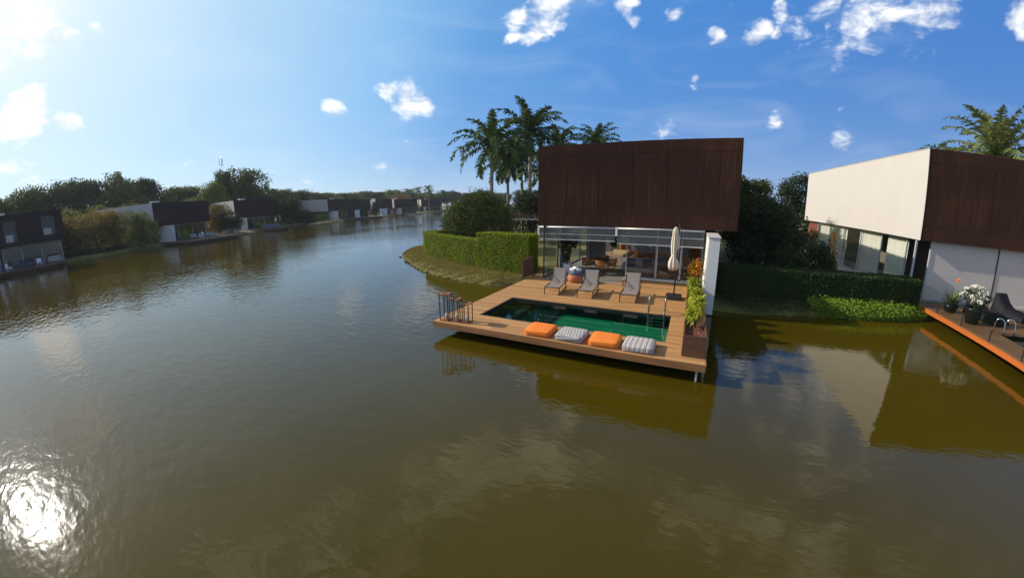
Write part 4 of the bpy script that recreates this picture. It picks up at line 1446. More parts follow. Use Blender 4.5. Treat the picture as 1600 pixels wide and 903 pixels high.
def covered_lounger(label, loc, rz):
    t = thing('covered_lounger', label, 'sun lounger', loc, rz, 'covered loungers on the right-hand deck')
    prof = [(0, .30), (.05, .40), (1.1, .42), (1.45, .62), (1.75, .98), (1.86, .96), (1.92, .4)]
    v = []; n = 8
    for y, z in prof:
        for k in range(n + 1):
            s = -1 + 2 * k / n
            w = .40 + .05 * (1 - z)
            v.append((s * w * (1.0 if abs(s) < 1 else 1.04), y + .02 * math.sin(7 * s), (z * (1 - .10 * abs(s) ** 3) + .02 * math.sin(5 * s + y * 6)) if abs(s) < .99 else .08))
    m_ = MB()
    m_.add(v, [(i * (n + 1) + k, i * (n + 1) + k + 1, (i + 1) * (n + 1) + k + 1, (i + 1) * (n + 1) + k) for i in range(len(prof) - 1) for k in range(n)], True)
    m_.add([v[k] for k in range(n + 1)] + [(v[n][0], 0, .08), (v[0][0], 0, .08)], [tuple(range(n + 3))])
    m_.build('fabric_cover', 'cover', t)
    for s in (-1, 1):
        for y in (.12, 1.78):
            MB().box(s * .34 - .02, y - .02, 0, s * .34 + .02, y + .02, .20).build('leg', 'metal', t)
    return t


covered_lounger('lounger under a black cover beside the white flowering pot', (21.2, -1.35, .553), R(12))
covered_lounger('second black-covered lounger, at the right edge of the picture', (23.3, -.35, .553), R(12))

# garden strip between the houses
sheet('stone_path', [(14.9, 9.0), (16.3, 9.0), (18.4, 14.0), (18.9, 19.5), (17.9, 20), (16.6, 15)], .512, 'paving', 'pale stone paving between the two houses', 'path')
sheet('paved_strip', [(18.25, 4.0), (19.2, 4.0), (18.8, 22.5), (17.85, 22.5)], .518, 'paving', 'pale paved strip below the white side wall', 'pavement')
t = thing('timber_easel', 'tall brown timber frame like an easel standing on the stone path', 'frame', (17.6, 11.3, .51), R(20))
for x in (-.28, .28):
    MB().bar((x, -.1, 0), (x * .35, .05, 2.55), .13, .10).build('leg', 'oak' if False else 'tan', t)
MB().bar((0, .55, 0), (0, .1, 2.3), .08, .06).build('back_leg', 'tan', t)
MB().bar((-.24, -.06, .8), (.24, -.06, .8), .06, .06).build('rail', 'tan', t)
t = thing('wall_sign', 'orange board fixed high on the red timber wall under the white volume', 'board', (18.75, 20.4, 2.25), R(1))
MB().box(-.1, -1.1, -.3, .0, 1.1, .42).build('panel', 'deck_orange', t)

# ------------------------------------------------------------------ fountain
t = thing('fountain', 'two-armed water fountain spraying in the middle of the lake', 'fountain', (-49.05, 46.55, 0))
MB().lathe([(.35, -.1), (.4, .05), (.25, .15), (.08, .22)], (0, 0, 0), 16).build('float', 'concrete', t)
C = []
for k in range(16):
    a = 2 * math.pi * k / 16
    for i in range(150):
        q = (i + random.random()) / 150
        r_ = 4.6 * q
        z = .2 + 2.25 * (1 - (1.55 * q - .72) ** 2 / .5184) if q < .93 else .1
        z = max(.02, .2 + 9.4 * q * (1 - q))
        sp0 = .05 + .20 * q
        C.append((r_ * math.cos(a) + random.gauss(0, sp0), r_ * math.sin(a) + random.gauss(0, sp0), max(.03, z + random.gauss(0, sp0))))
C = np.array(C)
link('water_jet', quads_mesh('water_jet', leaf_quads(C, np.full(len(C), .11), None, 1, .5)), 'spray', t)

HAZE = 0.00022
# ------------------------------------------------------------------ hedges
def hedge_mesh(path, width, z0, z1, n, leaf, round_=.06):
    """clipped hedge along a polyline of (x, y): inner body and a shell of small leaves"""
    pts = polyline_resample([(x, y, 0) for x, y in path], .35)
    mb = MB()
    L = len(pts)
    rows = []
    for i, p in enumerate(pts):
        d = (pts[min(i + 1, L - 1)] - pts[max(i - 1, 0)]).normalized()
        nn = Vector((-d.y, d.x, 0))
        w = width / 2 - .07
        rows.append((p, nn))
        for s, z in ((-w, z0 - .2), (-w, z1 - .09), (w, z1 - .09), (w, z0 - .2)):
            q = p + nn * s
            mb.v.append((q.x, q.y, z))
    for i in range(L - 1):
        for k in range(3):
            mb.f.append((i * 4 + k, (i + 1) * 4 + k, (i + 1) * 4 + k + 1, i * 4 + k + 1)); mb.smooth.append(False)
    mb.f.append((0, 1, 2, 3)); mb.smooth.append(False)
    e = (L - 1) * 4
    mb.f.append((e + 3, e + 2, e + 1, e)); mb.smooth.append(False)
    body = mb.mesh('twig_body')
    # shell
    P = []; N = []
    Hh = z1 - z0
    per = 2 * Hh + width
    idx = rng.random(n) * (L - 1)
    u = rng.random(n) * per
    end = rng.random(n) < (2 * width / (L * .35 + 2 * width)) * .8
    for a, b, en in zip(idx, u, end):
        i = int(a); q = a - i
        p = rows[i][0] * (1 - q) + rows[i + 1][0] * q
        nn = (rows[i][1] * (1 - q) + rows[i + 1][1] * q).normalized()
        bump = .035 * math.sin(p.x * 3.1 + b * 2.3) * math.sin(p.y * 2.7 - b * 3.1) + random.gauss(0, .022)
        if en:
            side = 0 if random.random() < .5 else L - 1
            p = rows[side][0]; nn = rows[side][1]
            dirv = (rows[min(side + 1, L - 1)][0] - rows[max(side - 1, 0)][0]).normalized() * (-1 if side == 0 else 1)
            r_ = p + nn * random.uniform(-width / 2, width / 2) + dirv * (bump + .04)
            P.append((r_.x, r_.y, random.uniform(z0, z1))); N.append(tuple(dirv))
            continue
        if b < Hh:
            r_ = p + nn * (-width / 2 + bump); z = z0 + b; nv = -nn
        elif b < Hh + width:
            r_ = p + nn * (-width / 2 + (b - Hh)); z = z1 + bump * .7; nv = Vector((0, 0, 1))
        else:
            r_ = p + nn * (width / 2 + bump); z = z1 - (b - Hh - width); nv = nn
        P.append((r_.x, r_.y, z)); N.append(tuple(nv))
    P = np.array(P); N = np.array(N)
    return body, quads_mesh('foliage', leaf_quads(P, np.full(len(P), leaf), N, .85, .6))


def hedge(name, label, path, width, z0, z1, n, leaf, m='l_hedge', inner='l_hedge_dark', cat='hedge', group=None):
    t = thing(name, label, cat, (0, 0, 0), 0, group)
    b, f = hedge_mesh(path, width, z0, z1, n, leaf)
    link('twig_body', b, 'l_dark', t); link('foliage', f, m, t)
    return t


random.seed(21)
hedge('clipped_hedge', 'long curved lower section of clipped green hedge on the grassy point', [(-12.6, 9.4), (-13.3, 7.9), (-13.2, 6.6), (-12.0, 5.3), (-10.2, 4.3), (-8.2, 3.4), (-6.2, 2.35), (-4.75, 1.85)], 1.0, .45, 2.28, 34000, .085)
hedge('clipped_hedge', 'straight taller section of clipped green hedge beside the living room', [(-4.7, 1.8), (-3.6, 1.5), (-2.4, 1.25), (-.75, 1.1)], 1.1, .45, 2.80, 24000, .075)
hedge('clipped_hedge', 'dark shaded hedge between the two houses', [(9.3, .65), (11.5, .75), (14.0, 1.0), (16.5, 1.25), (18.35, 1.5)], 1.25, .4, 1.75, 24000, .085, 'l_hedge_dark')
hedge('clipped_hedge', 'far clipped hedge above the bright lawn left of the long far house', [(-93, 45), (-101, 57), (-104.5, 62)], 1.6, .4, 2.3, 5000, .35)
hedge('clipped_hedge', 'low dark hedge along the water between the two left houses', [(-69, -12.5), (-68.5, -7), (-73.8, .6)], 1.4, .3, 1.25, 4500, .25, 'l_hedge_dark')

# ground cover and grass
def scatter(name, label, cat, region, n, size, m, z0=.45, h=.18, clump=60, aspect=.55):
    x0, y0, x1, y1, test = region
    P = []
    cl = [(random.uniform(x0, x1), random.uniform(y0, y1), random.uniform(.5, 1.3)) for _ in range(clump)]
    while len(P) < n:
        c = random.choice(cl)
        x = random.gauss(c[0], .35); y = random.gauss(c[1], .35)
        if not (x0 < x < x1 and y0 < y < y1) or not test(x, y):
            continue
        P.append((x, y, ground_z(x, y) + random.random() * h * c[2]))
    P = np.array(P)
    o = link(name, quads_mesh(name, leaf_quads(P, np.full(len(P), size), np.tile([0, 0, 1.], (len(P), 1)), .9, aspect)), m)
    return tag(o, label, cat, kind='stuff')


SH = np.array([(p.x, p.y) for p in sp_ if p.length < 45])
SHN = np.array([(n.x, n.y) for p, n in zip(sp_, nn_) if p.length < 45])


def inland(x, y):
    i = int(np.argmin((SH[:, 0] - x) ** 2 + (SH[:, 1] - y) ** 2))
    return float((x - SH[i, 0]) * SHN[i, 0] + (y - SH[i, 1]) * SHN[i, 1])


def ground_z(x, y):
    return float(np.interp(inland(x, y), [0.0, .10, .55, 1.7], [.0, .17, .36, .5]))


scatter('ground_cover', 'bright green leafy ground cover on the bank in front of the shaded hedge', 'ground cover', (13.2, -.75, 18.9, 1.1, lambda x, y: inland(x, y) > -.12 and y < 1.0), 15000, .085, 'l_cover', h=.34, clump=110)
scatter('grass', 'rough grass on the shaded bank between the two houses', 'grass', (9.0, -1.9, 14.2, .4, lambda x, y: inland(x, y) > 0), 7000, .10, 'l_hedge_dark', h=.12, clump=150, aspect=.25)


def tufts(name, label, region, n, L, m):
    x0, y0, x1, y1, test = region
    Q = []
    c = 0
    while c < n:
        x = random.uniform(x0, x1); y = random.uniform(y0, y1)
        if not test(x, y):
            continue
        c += 1
        z = ground_z(x, y) - .01
        for _ in range(3):
            a = random.uniform(0, 6.28); l = L * random.uniform(.5, 1.3)
            dx, dy = math.cos(a), math.sin(a)
            w = .012
            tip = (x + dx * l * .6, y + dy * l * .6, z + l * .75)
            Q.append([(x - dy * w, y + dx * w, z), (x + dy * w, y - dx * w, z), (tip[0] + dy * .003, tip[1] - dx * .003, tip[2]), (tip[0] - dy * .003, tip[1] + dx * .003, tip[2])])
    return tag(link(name, quads_mesh(name, np.array(Q)), m), label, 'grass', kind='stuff')


tufts('grass', 'dry yellowish grass on the point in front of the curved hedge', (-19, -1.4, -.6, 10, lambda x, y: 0.02 < inland(x, y) < 4.2), 22000, .10, 'blades')
# rocks at the foot of the bank, loose rubble
mb = MB()
for p, nrm_ in zip(sp_, nn_):
    if not (-17.5 < p.x < -.4 and p.y < 8):
        continue
    for _ in range(1):
        r_ = random.uniform(.04, .12)
        c = (p.x + random.uniform(-.2, .2) + nrm_.x * .02, p.y + random.uniform(-.2, .2) + nrm_.y * .02, random.uniform(-.03, .06))
        n = 7; v = []
        for j, ph in enumerate((-1.2, -.4, .4, 1.2)):
            for k in range(n):
                th = 2 * math.pi * k / n + j * .3
                q = r_ * random.uniform(.75, 1.15)
                v.append((c[0] + q * 1.3 * math.cos(ph) * math.cos(th), c[1] + q * 1.3 * math.cos(ph) * math.sin(th), c[2] + q * .8 * math.sin(ph)))
        f = [(j * n + k, j * n + (k + 1) % n, (j + 1) * n + (k + 1) % n, (j + 1) * n + k) for j in range(3) for k in range(n)]
        f += [tuple(range(n - 1, -1, -1)), tuple(3 * n + k for k in range(n))]
        mb.add(v, f)
tag(mb.build('bank_rubble', 'rock'), 'brown stones edging the grassy point at the waterline', 'stones', kind='stuff')

# ------------------------------------------------------------------ bushes and trees
def bush(name, label, cat, loc, lobes, n, leaf, m, group=None, clumps=22, sig=.2, h_trunk=None, aspect=.55):
    t = thing(name, label, cat, loc, 0, group)
    link('crown', crown_mesh('crown', lobes, n, leaf, clumps, sig, aspect), m, t)
    zs = min(l[2] for l in lobes)
    trunk_mb(zs * .9 if h_trunk is None else h_trunk, max(.06, .035 * max(l[3] for l in lobes) * 2), lobes).build('trunk', 'bark', t)
    return t


random.seed(31); rng = np.random.default_rng(31)
bush('round_bush', 'big round dark bush behind the lower curved hedge', 'bush', (-9.8, 9.7, .5),
     [(0, 0, 2.5, 3.0, 3.0, 2.6), (1.5, -.6, 2.2, 2.3, 2.2, 2.3), (-1.7, .2, 2.0, 2.1, 2.2, 2.1), (.2, -.5, 3.6, 2.2, 2.2, 1.6), (-2.6, .6, 1.4, 1.6, 1.8, 1.6)], 60000, .125, 'l_bush', clumps=70, sig=.15)
bush('round_bush', 'smaller green bush behind the big round bush, left of the house', 'bush', (-7.6, 17.0, .5), [(0, 0, 2.9, 2.2, 2.2, 2.7), (1.6, 0, 2.6, 1.8, 1.8, 2.5), (-1.4, .3, 2.5, 1.8, 1.8, 2.4)], 16000, .18, 'l_dark', clumps=40, sig=.17)
bush('shore_bush', 'low bush at the water behind the left end of the curved hedge', 'bush', (-13.8, 11.5, .4), [(0, 0, 2.0, 1.5, 1.5, 1.9), (-.4, .8, 1.6, 1.3, 1.4, 1.5)], 9000, .15, 'l_bush', clumps=30, sig=.17)

# shaded trees in the gap between the houses
bush('shade_tree', 'leafy tree with a pale sunlit top, rising between the two houses', 'tree', (12.5, 14.5, .5), [(-1.0, 0, 3.4, 1.9, 2.0, 2.0), (.6, .2, 3.0, 1.9, 2.0, 2.0), (-.3, .2, 4.9, 1.7, 1.7, 1.3), (-1.6, -.3, 4.7, 1.3, 1.3, 1.3), (-1.1, .2, 5.7, .8, .8, .7), (.3, .1, 5.5, .8, .8, .6), (1.5, -.2, 2.0, 1.7, 1.7, 1.6), (-.8, -.6, 1.7, 1.9, 1.7, 1.6)], 26000, .17, 'l_bush', clumps=44, sig=.17)
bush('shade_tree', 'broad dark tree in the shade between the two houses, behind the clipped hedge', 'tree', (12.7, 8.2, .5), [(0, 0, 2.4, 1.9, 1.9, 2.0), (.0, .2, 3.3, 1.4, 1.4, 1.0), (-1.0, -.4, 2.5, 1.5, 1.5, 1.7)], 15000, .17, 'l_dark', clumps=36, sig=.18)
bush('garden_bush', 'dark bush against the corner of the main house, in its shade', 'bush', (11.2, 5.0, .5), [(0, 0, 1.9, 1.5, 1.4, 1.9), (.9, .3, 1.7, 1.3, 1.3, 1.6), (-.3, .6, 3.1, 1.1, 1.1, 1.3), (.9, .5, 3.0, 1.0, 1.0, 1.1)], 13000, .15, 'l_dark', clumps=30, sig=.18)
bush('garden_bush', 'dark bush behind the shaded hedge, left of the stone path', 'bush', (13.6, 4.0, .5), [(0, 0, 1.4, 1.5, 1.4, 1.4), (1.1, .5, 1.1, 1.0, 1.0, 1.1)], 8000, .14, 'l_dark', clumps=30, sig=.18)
bush('garden_tree', 'tall tree peeping over behind the dark tree and the white wall', 'tree', (19.5, 30, .5), [(0, 0, 6.2, 2.0, 2.0, 1.6), (1.3, 0, 5.0, 1.6, 1.6, 1.4), (-1.2, .2, 4.6, 1.8, 1.8, 2.0), (.2, 0, 3.0, 2.2, 2.2, 2.0)], 9000, .25, 'l_dark', clumps=30, sig=.17)


# palms
def palm_mesh(seed, nf, L, el_rng, droop, leaf_len, leaf_w, stations=34, plum=.35):
    r_ = random.Random(seed)
    Q = []; rc = MB()
    for i in range(nf):
        a = 2 * math.pi * (i * .382 + r_.uniform(-.04, .04))
        q = (i + .5) / nf
        el = el_rng[0] + (el_rng[1] - el_rng[0]) * q + r_.uniform(-.1, .1)
        l = L * r_.uniform(.85, 1.1) * (.85 + .3 * math.sin(math.pi * q))
        hd = np.array([math.cos(a), math.sin(a), 0.]); sx = np.array([-math.sin(a), math.cos(a), 0.])
        p = np.zeros(3); e = el; pts = [p.copy()]; ds = []
        dr = droop * r_.uniform(.8, 1.2) * (1.15 - .35 * q)
        for k in range(stations):
            d = hd * math.cos(e) + np.array([0, 0, math.sin(e)])
            ds.append(d); p = p + d * l / stations; pts.append(p.copy())
            e -= dr / stations * (.4 + 1.2 * k / stations)
        rc.tube([tuple(x) for x in pts[::6] + [pts[-1]]], [.05 * (1 - .85 * j / (len(pts[::6]))) + .006 for j in range(len(pts[::6]) + 1)], 5, False)
        for k in range(2, stations):
            t_ = k / stations
            ll = leaf_len * (math.sin(math.pi * min(1, .12 + .9 * t_)) ** .6) * r_.uniform(.85, 1.1)
            up = np.cross(sx, ds[k]); up = -up if up[2] < 0 else up
            for s in (-1, 1):
                dv = sx * s * .82 + ds[k] * .48 + up * r_.uniform(-plum, plum)
                dv = dv / np.linalg.norm(dv)
                mid = pts[k] + dv * ll * .5 + np.array([0, 0, -.02 * ll])
                tip = pts[k] + dv * ll * .95 + np.array([0, 0, -.20 * ll])
                wv = ds[k] * leaf_w
                Q.append([pts[k] - wv * .5, pts[k] + wv * .5, mid + wv * .5, mid - wv * .5])
                Q.append([mid - wv * .5, mid + wv * .5, tip + wv * .06, tip - wv * .06])
    return rc.mesh('rachis'), quads_mesh('crown', np.array(Q))


def palm(name, label, loc, H, r, meshes, m, rz=0.0, sc=1.0, lean=.3, group=None, shaft=True, bark='palmbark'):
    t = thing(name, label, 'palm tree', loc, rz, group)
    pts = [(lean * (q * q), .05 * math.sin(4 * q), H * q) for q in np.linspace(0, 1, 9)]
    MB().tube(pts, [r * (1.25 if i == 0 else 1.0 + .15 * math.sin(3.2 * i / 8) - .3 * i / 8) for i in range(9)], 12).build('trunk', bark, t)
    zc = H
    if shaft:
        MB().tube([(lean, 0, H), (lean, 0, H + .5 * sc), (lean, 0, H + 1.2 * sc)], [r * .78, r * .85, r * .35], 12).build('crownshaft', 'shaft', t)
        zc = H + 1.05 * sc
    a = link('crown', meshes[1], m, t, (lean, 0, zc)); a.scale = (sc,) * 3
    b = link('rachis', meshes[0], 'shaft', a)
    return t


royal = [palm_mesh(41 + k, 24, 4.7, (-.45, 1.42), 1.75, .80, .15, 46, .5) for k in range(2)]
date = palm_mesh(51, 46, 4.8, (-.55, 1.5), 1.45, .62, .14, 40, .5)
far_palm = palm_mesh(61, 17, 3.4, (-.4, 1.3), 1.8, .95, .16, 16)
MB_HAZE = MB().box(-420, -120, -2.6, 120, 480, 34)
hz_m = bpy.data.materials.new('thin_haze'); hz_m.use_nodes = True
hz_m.node_tree.nodes.clear()
hz_o = hz_m.node_tree.nodes.new('ShaderNodeOutputMaterial'); hz_v = hz_m.node_tree.nodes.new('ShaderNodeVolumePrincipled')
hz_v.inputs['Color'].default_value = (0.86, 0.92, 1.0, 1)
hz_v.inputs['Density'].default_value = HAZE
hz_v.inputs['Anisotropy'].default_value = 0.2
hz_m.node_tree.links.new(hz_v.outputs[0], hz_o.inputs['Volume'])
if HAZE:
    tag(MB_HAZE.build('haze', hz_m), 'thin bluish haze over the lake', 'haze', kind='stuff')
G = 'royal palms behind the main house'
palm('royal_palm', 'leftmost tall royal palm behind the round bush', (-14.3, 19.6, .5), 9.6, .24, royal[0], 'l_palm', .4, 1.15, .3, G)
palm('royal_palm', 'tallest royal palm, with a grey trunk just left of the rust brown house', (-10.9, 23.5, .5), 11.4, .25, royal[1], 'l_palm', 1.9, 1.15, .1, G)
palm('royal_palm', 'shorter royal palm between the two tall ones', (-17.0, 29.5, .5), 8.8, .22, royal[1], 'l_palm', 3.0, 1.05, .2, G)
palm('royal_palm', 'royal palm in the middle of the cluster, half hidden behind the tallest one', (-16.4, 33.0, .5), 9.6, .22, royal[0], 'l_palm', 4.2, 1.05, .2, G)
palm('royal_palm', 'low royal palm whose fronds show beside the left edge of the house', (-9.9, 27.0, .5), 6.9, .22, royal[0], 'l_palm', 5.2, .95, .1, G)
palm('royal_palm', 'royal palm rising over the left part of the rust brown roof', (-8.9, 28.6, .5), 10.6, .22, royal[0], 'l_palm', 2.2, .9, .1, G)
palm('royal_palm', 'palm crown showing above the middle of the rust brown roof', (-4.9, 31.9, .5), 10.8, .22, royal[1], 'l_palm', .2, .95, .1, G)
palm('date_palm', 'large feathery date palm behind the roof of the right-hand house', (29.8, 13.4, .5), 8.7, .34, date, 'l_date', .3, 1.12, .1, None, False, 'bark')
palm('date_palm', 'small palm crown showing behind the roof corner of the right-hand house', (28.9, 18.2, .5), 8.7, .25, far_palm, 'l_palm', .9, .85, .1, None, False, 'bark')

# pergola and neighbour roof behind the hedge
t = thing('pergola', 'brown timber pergola roof seen between the hedge and the house', 'pergola', (-8.1, 16.0, 0), R(20))
MB().box(-2.2, -1.0, 3.25, 2.6, 2.0, 3.5).build('roof', 'wood', t)
MB().box(-2.3, -1.25, 2.95, 2.7, -1.05, 3.10).build('beam', 'greywall', t)
for k in range(8):
    MB().box(-2.1 + .62 * k, -1.3, 3.101, -2.02 + .62 * k, 1.8, 3.24).build('rafter', 'greywall', t)
for x in (-1.9, 2.3):
    MB().box(x, -1.2, .4, x + .14, -1.06, 2.95).build('post', 'greywall', t)
t = thing('garden_house', 'low grey roofed house glimpsed behind the palms', 'house', (-12, 42, 0), R(20))
MB().box(-6, 0, .4, 6, 9, 5.2).build('wall', 'greywall', t)
MB().box(-6.3, -.3, 5.2, 6.3, 9.3, 5.6).build('roof', 'roof', t)


# ------------------------------------------------------------------ far houses
def far_house(label, loc, rz, W, fin=1.0, deck=8.6, windows=(), side='white', depth=18.0, zt=7.53, zb=3.41, group='houses on the far shore', fin2=None, details=True, side_r=True):
    t = thing('lake_house', label, 'house', loc, rz, group)
    ribbed_m = MB().box(0, 0, zb, W, .14, zt)
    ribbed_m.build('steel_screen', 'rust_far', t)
    MB().box(0.0, .15, zb + .01, .2, depth, zt - .06).box(W - .2, .15, zb + .01, W, depth, zt - .06).box(.21, depth - .2, zb + .01, W - .21, depth, zt - .06).build('upper_wall', side, t)
    MB().box(.21, .15, zt - .5, W - .21, depth - .21, zt - .3).build('roof', 'roof', t)
    MB().box(.21, .15, zb + .012, W - .21, depth - .21, zb + .2).build('ceiling', 'dark', t)
    MB().box(W * .35, depth * .3, zt - .3, W * .35 + 1.4, depth * .3 + 1.2, zt + .55).build('roof_plant', 'greywall', t)
    MB().box(.5, 0.2, .3, W - .4, depth - .5, .56).build('floor_slab', 'stone', t)
    MB().box(.5, 7.0, .561, W - .5, 7.2, zb).box(.3, 1.2, .561, .5, depth - .6, zb).box(W - .5, 1.2, .561, W - .3, depth - .6, zb).build('ground_wall', 'dark', t)
    MB().box(fin, -2.3, .06, fin + .45, 2.2, zb - .01).build('fin_wall', 'white2', t)
    if fin2:
        MB().box(fin2, -.6, .06, fin2 + 2.8, -.2, zb - .01).build('fin_wall', 'white2', t)
    n = max(2, int((W - fin - 1.2) / 2.6))
    f = MB()
    for k in range(n + 1):
        x = fin + .8 + (W - fin - 1.4) * k / n
        f.box(x - .06, 1.0, .56, x + .06, 1.12, zb)
    f.box(fin + .8, 1.0, zb - .25, W - .6, 1.12, zb - .001)
    fr = f.build('glazing_frame', 'greywall', t)
    MB().box(fin + .8, 1.04, .57, W - .6, 1.06, zb - .26).build('pane', 'glass', fr)
    if deck:
        MB().box(-.3, -deck, .34, W - 1.0, .19, .54).build('terrace', 'wood', t)
        MB().box(0.2, -deck + .8, -1.4, W - 1.6, -.2, .335).build('understructure', 'concrete', t)
    for (x0, z0, x1, z1) in windows:
        fw = MB()
        fw.box(x0 - .06, -.04, z0 - .06, x0, .05, z1 + .06).box(x1, -.04, z0 - .06, x1 + .06, .05, z1 + .06).box(x0, -.04, z1, x1, .05, z1 + .06).box(x0, -.04, z0 - .06, x1, .05, z0)
        w = fw.build('window', 'metal', t)
        MB().box(x0, -.02, z0, x1, -.01, z1).build('pane', 'darkpane', w)
        MB().box(x0 + .1, -.04, z0, x1 - (x1 - x0) * .3, -.025, z0 + (z1 - z0) * .36).build('blind', 'greywall', w)
    return t


far_house('brown far house with two tall upper windows, cut by the left edge of the picture', (-64.1, -26.5, 0), R(88.0), 13.8, 4.6, 4.2, ((6.2, 4.0, 7.7, 6.6), (11.1, 4.3, 12.7, 6.7)), 'greywall')
far_house('second far house from the left, with a pale side wall and furnished terrace', (-71.85, 1.99, 0), R(113.3), 12.8, 1.6, 8.6)
far_house('third far house from the left, brown box beside a dark round tree', (-85.5, 22.8, 0), R(88), 10.7, 1.3, 8.2)
far_house('long far house with a wide pale side wall and bright hedge before it', (-103.8, 62.5, 0), R(105), 26, 1.6, 7.0, fin2=14.5)
far_house('small distant brown house with a narrow white side, right of the long house', (-118.7, 98.0, 0), R(87), 9.6, .8, 5.0, fin2=3.0)
far_house('distant brown house half hidden by an orange tree', (-119.5, 110.2, 0), R(82), 14.2, 1.6, 5)
far_house('most distant pale house behind the fountain and the far palms', (-145.5, 159.6, 0), R(60), 13.6, 1.6, 4, zt=7.9, side='greywall')


def along(loc, rz, x, y, z):
    c, s = math.cos(rz), math.sin(rz)
    return (loc[0] + c * x - s * y, loc[1] + s * x + c * y, z)


# furniture on the far terraces
H1, R1 = (-64.1, -26.5, 0), R(88)
H2, R2 = (-71.85, 1.99, 0), R(113.3)
H3, R3 = (-85.5, 22.8, 0), R(88)
def far_sofa(label, H, rz, x, y, m, w=1.9):
    t = thing('terrace_sofa', label, 'sofa', along(H, rz, x, y, .56), rz, 'sofas on the far terraces')
    MB().puff(-w / 2, -.4, .1, w / 2, .4, .45, n=4).build('seat', m, t)
    MB().puff(-w / 2, .25, .35, w / 2, .5, .9, n=4).build('backrest', m, t)
far_sofa('blue-grey sofa on the terrace of the leftmost far house, near its green shrub', H1, R1, 4.2, -2.2, 'blue_cloth', 2.2)
far_sofa('pale sofa at the right end of the terrace of the leftmost far house', H1, R1, 12.0, -2.0, 'grey_cloth', 1.8)
far_sofa('dark sofa in the middle of the terrace of the leftmost far house', H1, R1, 8.3, -1.2, 'navy', 2.0)
far_sofa('white sofa on the terrace of the second far house', H2, R2, 5.6, -2.6, 'grey_cloth', 2.2)
far_sofa('second pale sofa nearer the water on the terrace of the second far house', H2, R2, 8.4, -4.6, 'grey_cloth', 1.8)
far_sofa('long blue-grey covered sofa on the terrace of the third far house', H3, R3, 6.4, -3.6, 'blue_cloth', 3.8)
for k, (H, rz, x, y, lb) in enumerate(((H2, R2, 9.6, -1.0, 'white terrace chair by the glass of the second far house'), (H2, R2, 4.4, -6.0, 'white terrace chair at the water edge of the second far house'), (H1, R1, 6.2, -3.0, 'white terrace chair at the front of the leftmost far house'), (H1, R1, 10.0, -2.8, 'pale terrace chair right of centre at the leftmost far house'))):
    t = thing('terrace_chair', lb, 'chair', along(H, rz, x, y, .56), rz + k, 'chairs on the far terraces')
    MB().box(-.3, -.3, .36, .3, .3, .46).build('seat', 'towel', t)
    MB().box(-.3, .24, .461, .3, .31, .95).build('backrest', 'towel', t)
    for a in (-.26, .26):
        for b in (-.26, .26):
            MB().box(a - .02, b - .02, 0, a + .02, b + .02, .359).build('leg', 'towel', t)
t = thing('terrace_railing', 'white post railing along the deck edge of the second far house', 'railing', along(H2, R2, 7.5, -8.3, .55), R2)
for k in range(5):
    MB().box(k * 1.5 - .04, -.04, 0, k * 1.5 + .04, .04, 1.0).build('post', 'alu', t)
MB().box(-.04, -.03, 1.0, 6.04, .03, 1.06).build('top_rail', 'alu', t)
for lb, H, rz, x, y in (('green clipped shrub on the terrace of the leftmost far house', H1, R1, 2.3, -3.2), ('green clipped shrub beside the white fin wall of the second far house', H2, R2, 3.2, -3.4), ('green shrub with pale flowers at the glass of the third far house', H3, R3, 5.0, -.8)):
    bush('terrace_shrub', lb, 'shrub', along(H, rz, x, y, .5), [(0, 0, .9, .9, .9, .9), (.6, 0, .7, .6, .6, .7)], 900, .22, 'l_cover', clumps=12)
bush('flower_bush', 'blue flowering bush at the terrace edge of the leftmost far house', 'bush', along(H1, R1, 3.7, -3.9, .45), [(0, 0, .5, .8, .6, .5), (1.0, .1, .45, .7, .5, .45)], 700, .2, 'l_far_flower', clumps=10)


# ------------------------------------------------------------------ trees on the far shore
def tree_proto(seed, n, leaf, w=1.0, h=1.0, base=.28, nl=7, clumps=10, sig=.2):
    global rng
    rng = np.random.default_rng(seed)
    L = random_lobes(nl, w, base, h, seed)
    if base == 0:
        L += [(.26 * math.cos(a), .26 * math.sin(a), .20, .24, .24, .22) for a in (0, 1.26, 2.5, 3.8, 5.0)]
    return crown_mesh('crown', L, n, leaf, clumps, sig, .6), trunk_mb(h * .62, .03, L, 0).mesh('trunk')


protos = [tree_proto(100 + k, 6500, .040, 1.0, 1.0, .22 + .05 * (k % 3), 6 + k % 3, 9, .2) for k in range(6)] + [tree_proto(120 + k, 6500, .042, 1.0, 1.0, .0, 9, 10, .2) for k in range(3)]


def tree_m(kind, label, x, y, h, w, m, group, k=None):
    """each foliage colour needs its own mesh datablock because materials sit on the mesh"""
    k = random.randrange(6) if k is None else k
    key = (k, m)
    if key not in TM:
        me = protos[k][0].copy(); me.materials.clear(); me.materials.append(MAT[m]); TM[key] = me
    t = thing(kind, label, 'tree', (x, y, .4), random.uniform(0, 6.28), group)
    t.scale = (w, w, h)
    link('crown', TM[key], m, t)
    link('trunk', protos[k][1], 'bark', t)
    return t


